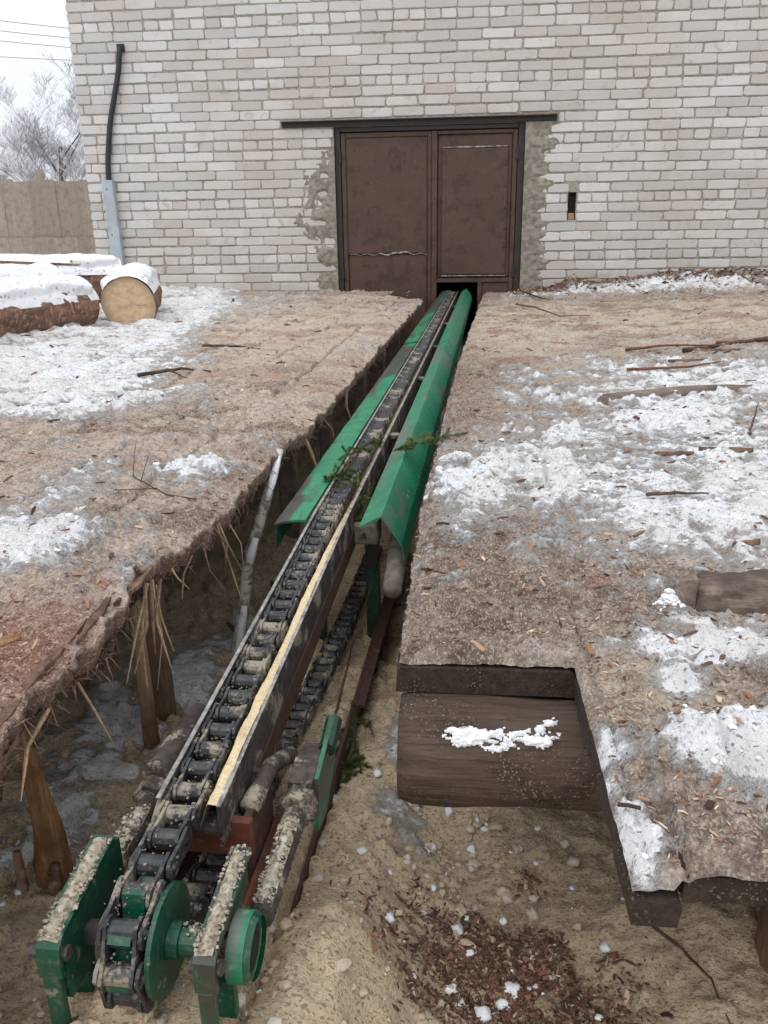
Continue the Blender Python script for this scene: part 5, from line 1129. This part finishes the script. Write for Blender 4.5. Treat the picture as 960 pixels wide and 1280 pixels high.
twig('fallen_twig', 'thin forked twig standing up from the left deck', [lz(-.52, 1.50), (-.60, 1.55, .02), (-.68, 1.58, .05), (-.70, 1.66, .10)], .0022, 'twig', [([(-.62, 1.56, .03), (-.70, 1.53, .035), (-.76, 1.5, .03)], .0014), ([(-.66, 1.57, .04), (-.66, 1.64, .09)], .0013)], 5, 8)
twig('fallen_twig', 'dark forked stick at the snow edge on the left deck', [lz(-1.16, 2.85, .012), lz(-1.05, 3.0, .02), lz(-.95, 3.05)], .008, 'twig', [([lz(-1.08, 2.97, .02), lz(-1.0, 2.9)], .005)], 7, 9)
twig('fallen_twig', 'dark sliver of bark-covered wood amid sawdust, left deck', [lz(-1.2, 3.75, .012), lz(-1.05, 3.8, .016), lz(-.93, 3.78)], .007, 'twig', [], 7, 10)
twig('fallen_twig', 'thin brown stem curving over the pit floor, right corner', [gz(.30, .98), gz(.335, .93, .012), gz(.36, .88, .01), gz(.37, .80)], .0028, 'twig', [], 6, 11)
twig('fallen_twig', 'broken stick poking out beside the right deck edge', [(-.075, 1.62, -.05), (-.04, 1.72, -.01), (-.01, 1.80, .01)], .006, 'splinter', [], 7, 12)
twig('fallen_twig', 'thin bare stick standing in the trench beside the green leg', [(-.235, 1.25, -.40), (-.215, 1.5, -.30), (-.18, 1.8, -.2)], .0035, 'twig', [([(-.215, 1.5, -.3), (-.25, 1.56, -.27)], .002)], 6, 13)
def birch():
    o = thing('birch_pole', 'thin birch pole with snow leaning on the left deck edge', 'pole')
    P = [(-.535, 1.705, -.49), (-.515, 1.74, -.35), (-.505, 1.80, -.22), (-.47, 1.86, -.10), (-.447, 1.945, .015)]
    V = [Vector(p) for p in P]; pts = [V[i].lerp(V[i+1], k/6) for i in range(4) for k in range(6)]+[V[-1]]
    rs = random.Random(2); MB().tube(pts, [.0165-.0002*i+rs.uniform(-.001, .001) for i in range(len(pts))], 12).build('stem', M['birch'], o, True)
    MB().tube([pts[4], pts[4]+Vector((-.03, .0, .035))], [.007, .004], 7).build('knot', M['twig'], o, True)
    for a, b, r in ((1, 8, .010), (11, 15, .011), (18, 24, .009)):
        q = [pts[i]+Vector((.006, -.008, .007))+Vector((rs.uniform(-.002, .002),)*3) for i in range(a, b)]; MB().tube(q, [r*(.5+.5*math.sin(math.pi*(i+.4)/(len(q)-.2)))+rs.uniform(-.001, .002) for i in range(len(q))], 8).build('snow', M['snow'], o, True)
birch()
def sprig(label, pts, L, seed, dens=260, side=5):
    rs = random.Random(seed); o = thing('spruce_sprig', label, 'sprig', (0, 0, 0), 0, group='green spruce sprigs on the conveyor')
    V = [Vector(p) for p in pts]; main = [V[i].lerp(V[i+1], k/8) for i in range(len(V)-1) for k in range(8)]+[V[-1]]
    MB().tube(main, [.0022-.0014*i/(len(main)-1) for i in range(len(main))], 5).build('stem', M['twig'], o)
    lines = [main]
    for s in range(side):
        i = rs.randrange(2, len(main)-4); d = (main[i+1]-main[i]).normalized(); sd = d.cross(Vector((0, 0, 1))).normalized()*rs.choice((-1, 1)); lines.append([main[i]+(d*.7+sd*.7+Vector((0, 0, rs.uniform(-.25, .2))))*t*L for t in np.linspace(0, 1, 7)])
    for ln in lines[1:]: MB().tube(ln, [.0011]*len(ln), 4).build('stem', M['twig'], o)
    nd = MB()
    for ln in lines:
        for k in range(dens if ln is main else dens//3):
            i = rs.randrange(len(ln)-1); p = ln[i].lerp(ln[i+1], rs.random()); d = (ln[i+1]-ln[i]).normalized(); r = Vector((rs.uniform(-1, 1), rs.uniform(-1, 1), rs.uniform(-1, 1))); r = (r-d*r.dot(d)).normalized()
            e = p+(d*.75+r*.65)*rs.uniform(.008, .016); w = r.cross(d)*.0007; nd.add([p+w, p-w, p+r*.0008, e], [(0, 1, 3), (1, 2, 3), (2, 0, 3)])
    nd.build('needles', M['needle'], o, kind='stuff')
def cv(u, v, z): return wor(u, v, z)
sprig('green spruce sprig lying across the ridged right cover', [cv(-.235, 1.99, .0), cv(-.20, 2.01, .012), cv(-.14, 2.06, .015), cv(-.05, 2.10, .025)], .05, 1, 600, 10)
sprig('green spruce twigs caught over the chain between the covers', [cv(-.30, 2.12, .0), cv(-.32, 2.0, .0), cv(-.335, 1.88, -.02), cv(-.34, 1.76, -.03)], .06, 2, 600, 12)
sprig('spruce sprig hanging down beside the trough below the right cover', [cv(-.27, 1.80, -.03), cv(-.268, 1.72, -.06), cv(-.265, 1.66, -.11)], .04, 3, 600, 8)
sprig('dark green spruce sprig hanging over the buried rusty angle', [cv(-.245, 1.35, -.335), cv(-.225, 1.25, -.36), cv(-.19, 1.15, -.40), cv(-.17, 1.05, -.42)], .05, 4, 1000, 12)
sprig('dark spruce branch lying under the left cover beside the trough', [cv(-.47, 1.95, -.36), cv(-.45, 1.8, -.30), cv(-.43, 1.66, -.25), cv(-.42, 1.58, -.24)], .08, 5, 1500, 18)

def deck_wood():
    # short weathered log on the right deck: split cut end towards the trench
    o = thing('log_offcut', 'short weathered log with split end half buried in snow, right deck', 'log')
    n, q = 40, 24; V = []; F = []; rl = random.Random(8)
    for i in range(n+1):
        x = .335+.75*i/n; y = 1.095+.05*i/n
        for k in range(q):
            a = 2*math.pi*k/q; r = .034*(1+.22*math.sin(2*a+.5)+.14*math.sin(3*a+x*22)+.12*math.sin(7*a+x*60)+rl.uniform(-.06, .06)); 
            if i == 0: r *= .72
            V.append((x+(0.012*math.sin(3*a) if i < 2 else 0), y+r*math.cos(a)*1.15, .026+r*math.sin(a)*.85))
    for i in range(n):
        for k in range(q): F.append((i*q+k, i*q+(k+1) % q, (i+1)*q+(k+1) % q, (i+1)*q+k))
    F += [tuple(range(q)), tuple(n*q+k for k in range(q-1, -1, -1))]
    fix_normals(obj('body', V, F, M['grey_log'], o, True))
    MB().add([(.335, 1.06, .0), (.30, 1.075, .004), (.318, 1.085, .052), (.338, 1.07, .062), (.345, 1.12, .058), (.335, 1.125, .0), (.305, 1.115, .0)], [(0, 1, 2, 3), (1, 6, 2), (2, 6, 5, 4), (2, 4, 3), (3, 4, 5, 0), (0, 5, 6, 1)]).build('split_end', M['plank_grey'], o)
    g = np.random.default_rng(3); X = g.normal(.303, .016, 420); Y = g.normal(1.072, .022, 420); R = np.clip(g.lognormal(-5.9, .45, 420), .001, .007); lumps('snow', o, X, Y, np.clip(.05-1.6*np.hypot(X-.303, Y-1.072), .012, .05)*g.uniform(.6, 1, 420), R, M['snow'], 31)
    # low pole frozen into the crust farther back
    o = thing('buried_pole', 'long thin pole frozen into the snow across the right deck', 'pole'); rs = random.Random(6)
    P = [Vector((.40, 2.42, .0)), Vector((.46, 2.56, .018)), Vector((.75, 2.66, .028)), Vector((1.2, 2.68, .03)), Vector((2.0, 2.72, .03))]; pts = [P[i].lerp(P[i+1], k/8) for i in range(4) for k in range(8)]+[P[-1]]
    MB().tube(pts, [.012+.012*min(1, i/8)+rs.uniform(-.002, .002) for i in range(len(pts))], 10).build('stem', M['grey_log'], o, True)
    # bark plates lying about
    for k, (x, y, L, w, a) in enumerate(((.50, 1.86, .09, .014, .1), (.62, 1.88, .12, .016, -.1), (.30, 2.55, .05, .012, .6), (.9, 3.3, .16, .02, .2), (1.05, 3.42, .2, .022, .1), (.47, 1.27, .05, .012, .3))):
        zz = rz(x, y, .001)[2]; V = []; nn = 8
        for i in range(nn+1):
            t = i/nn-.5; ww = .55*w*(1-2.6*t*t)*rs.uniform(.6, 1.2)
            for s, h in ((-1, 0), (-.4, .006), (.4, .007), (1, 0), (.4, -.001), (-.4, -.002)): V.append((x+t*L*math.cos(a)-s*ww*math.sin(a), y+t*L*math.sin(a)+s*ww*math.cos(a), zz+h+rs.uniform(0, .002)))
        F = [(i*6+c, i*6+(c+1) % 6, i*6+6+(c+1) % 6, i*6+6+c) for i in range(nn) for c in range(6)]+[tuple(range(6)), tuple(nn*6+c for c in range(6))]
        lab = ('flat brown bark plate in snow near the thin upright twig', 'larger bark plate right beside the flat brown one in snow', 'small dark bark piece at the end of the frozen pole', 'reddish bark slab on sawdust behind the frozen pole', 'long reddish bark slab farthest back on the right deck', 'small bark flake near the split log end')[k]
        b = fix_normals(obj('bark_plate', V, F, M['fibre'] if k % 2 else M['bark'], None)); b['label'] = lab; b['category'] = 'bark'; b['group'] = 'bark plates on the right deck'
deck_wood()
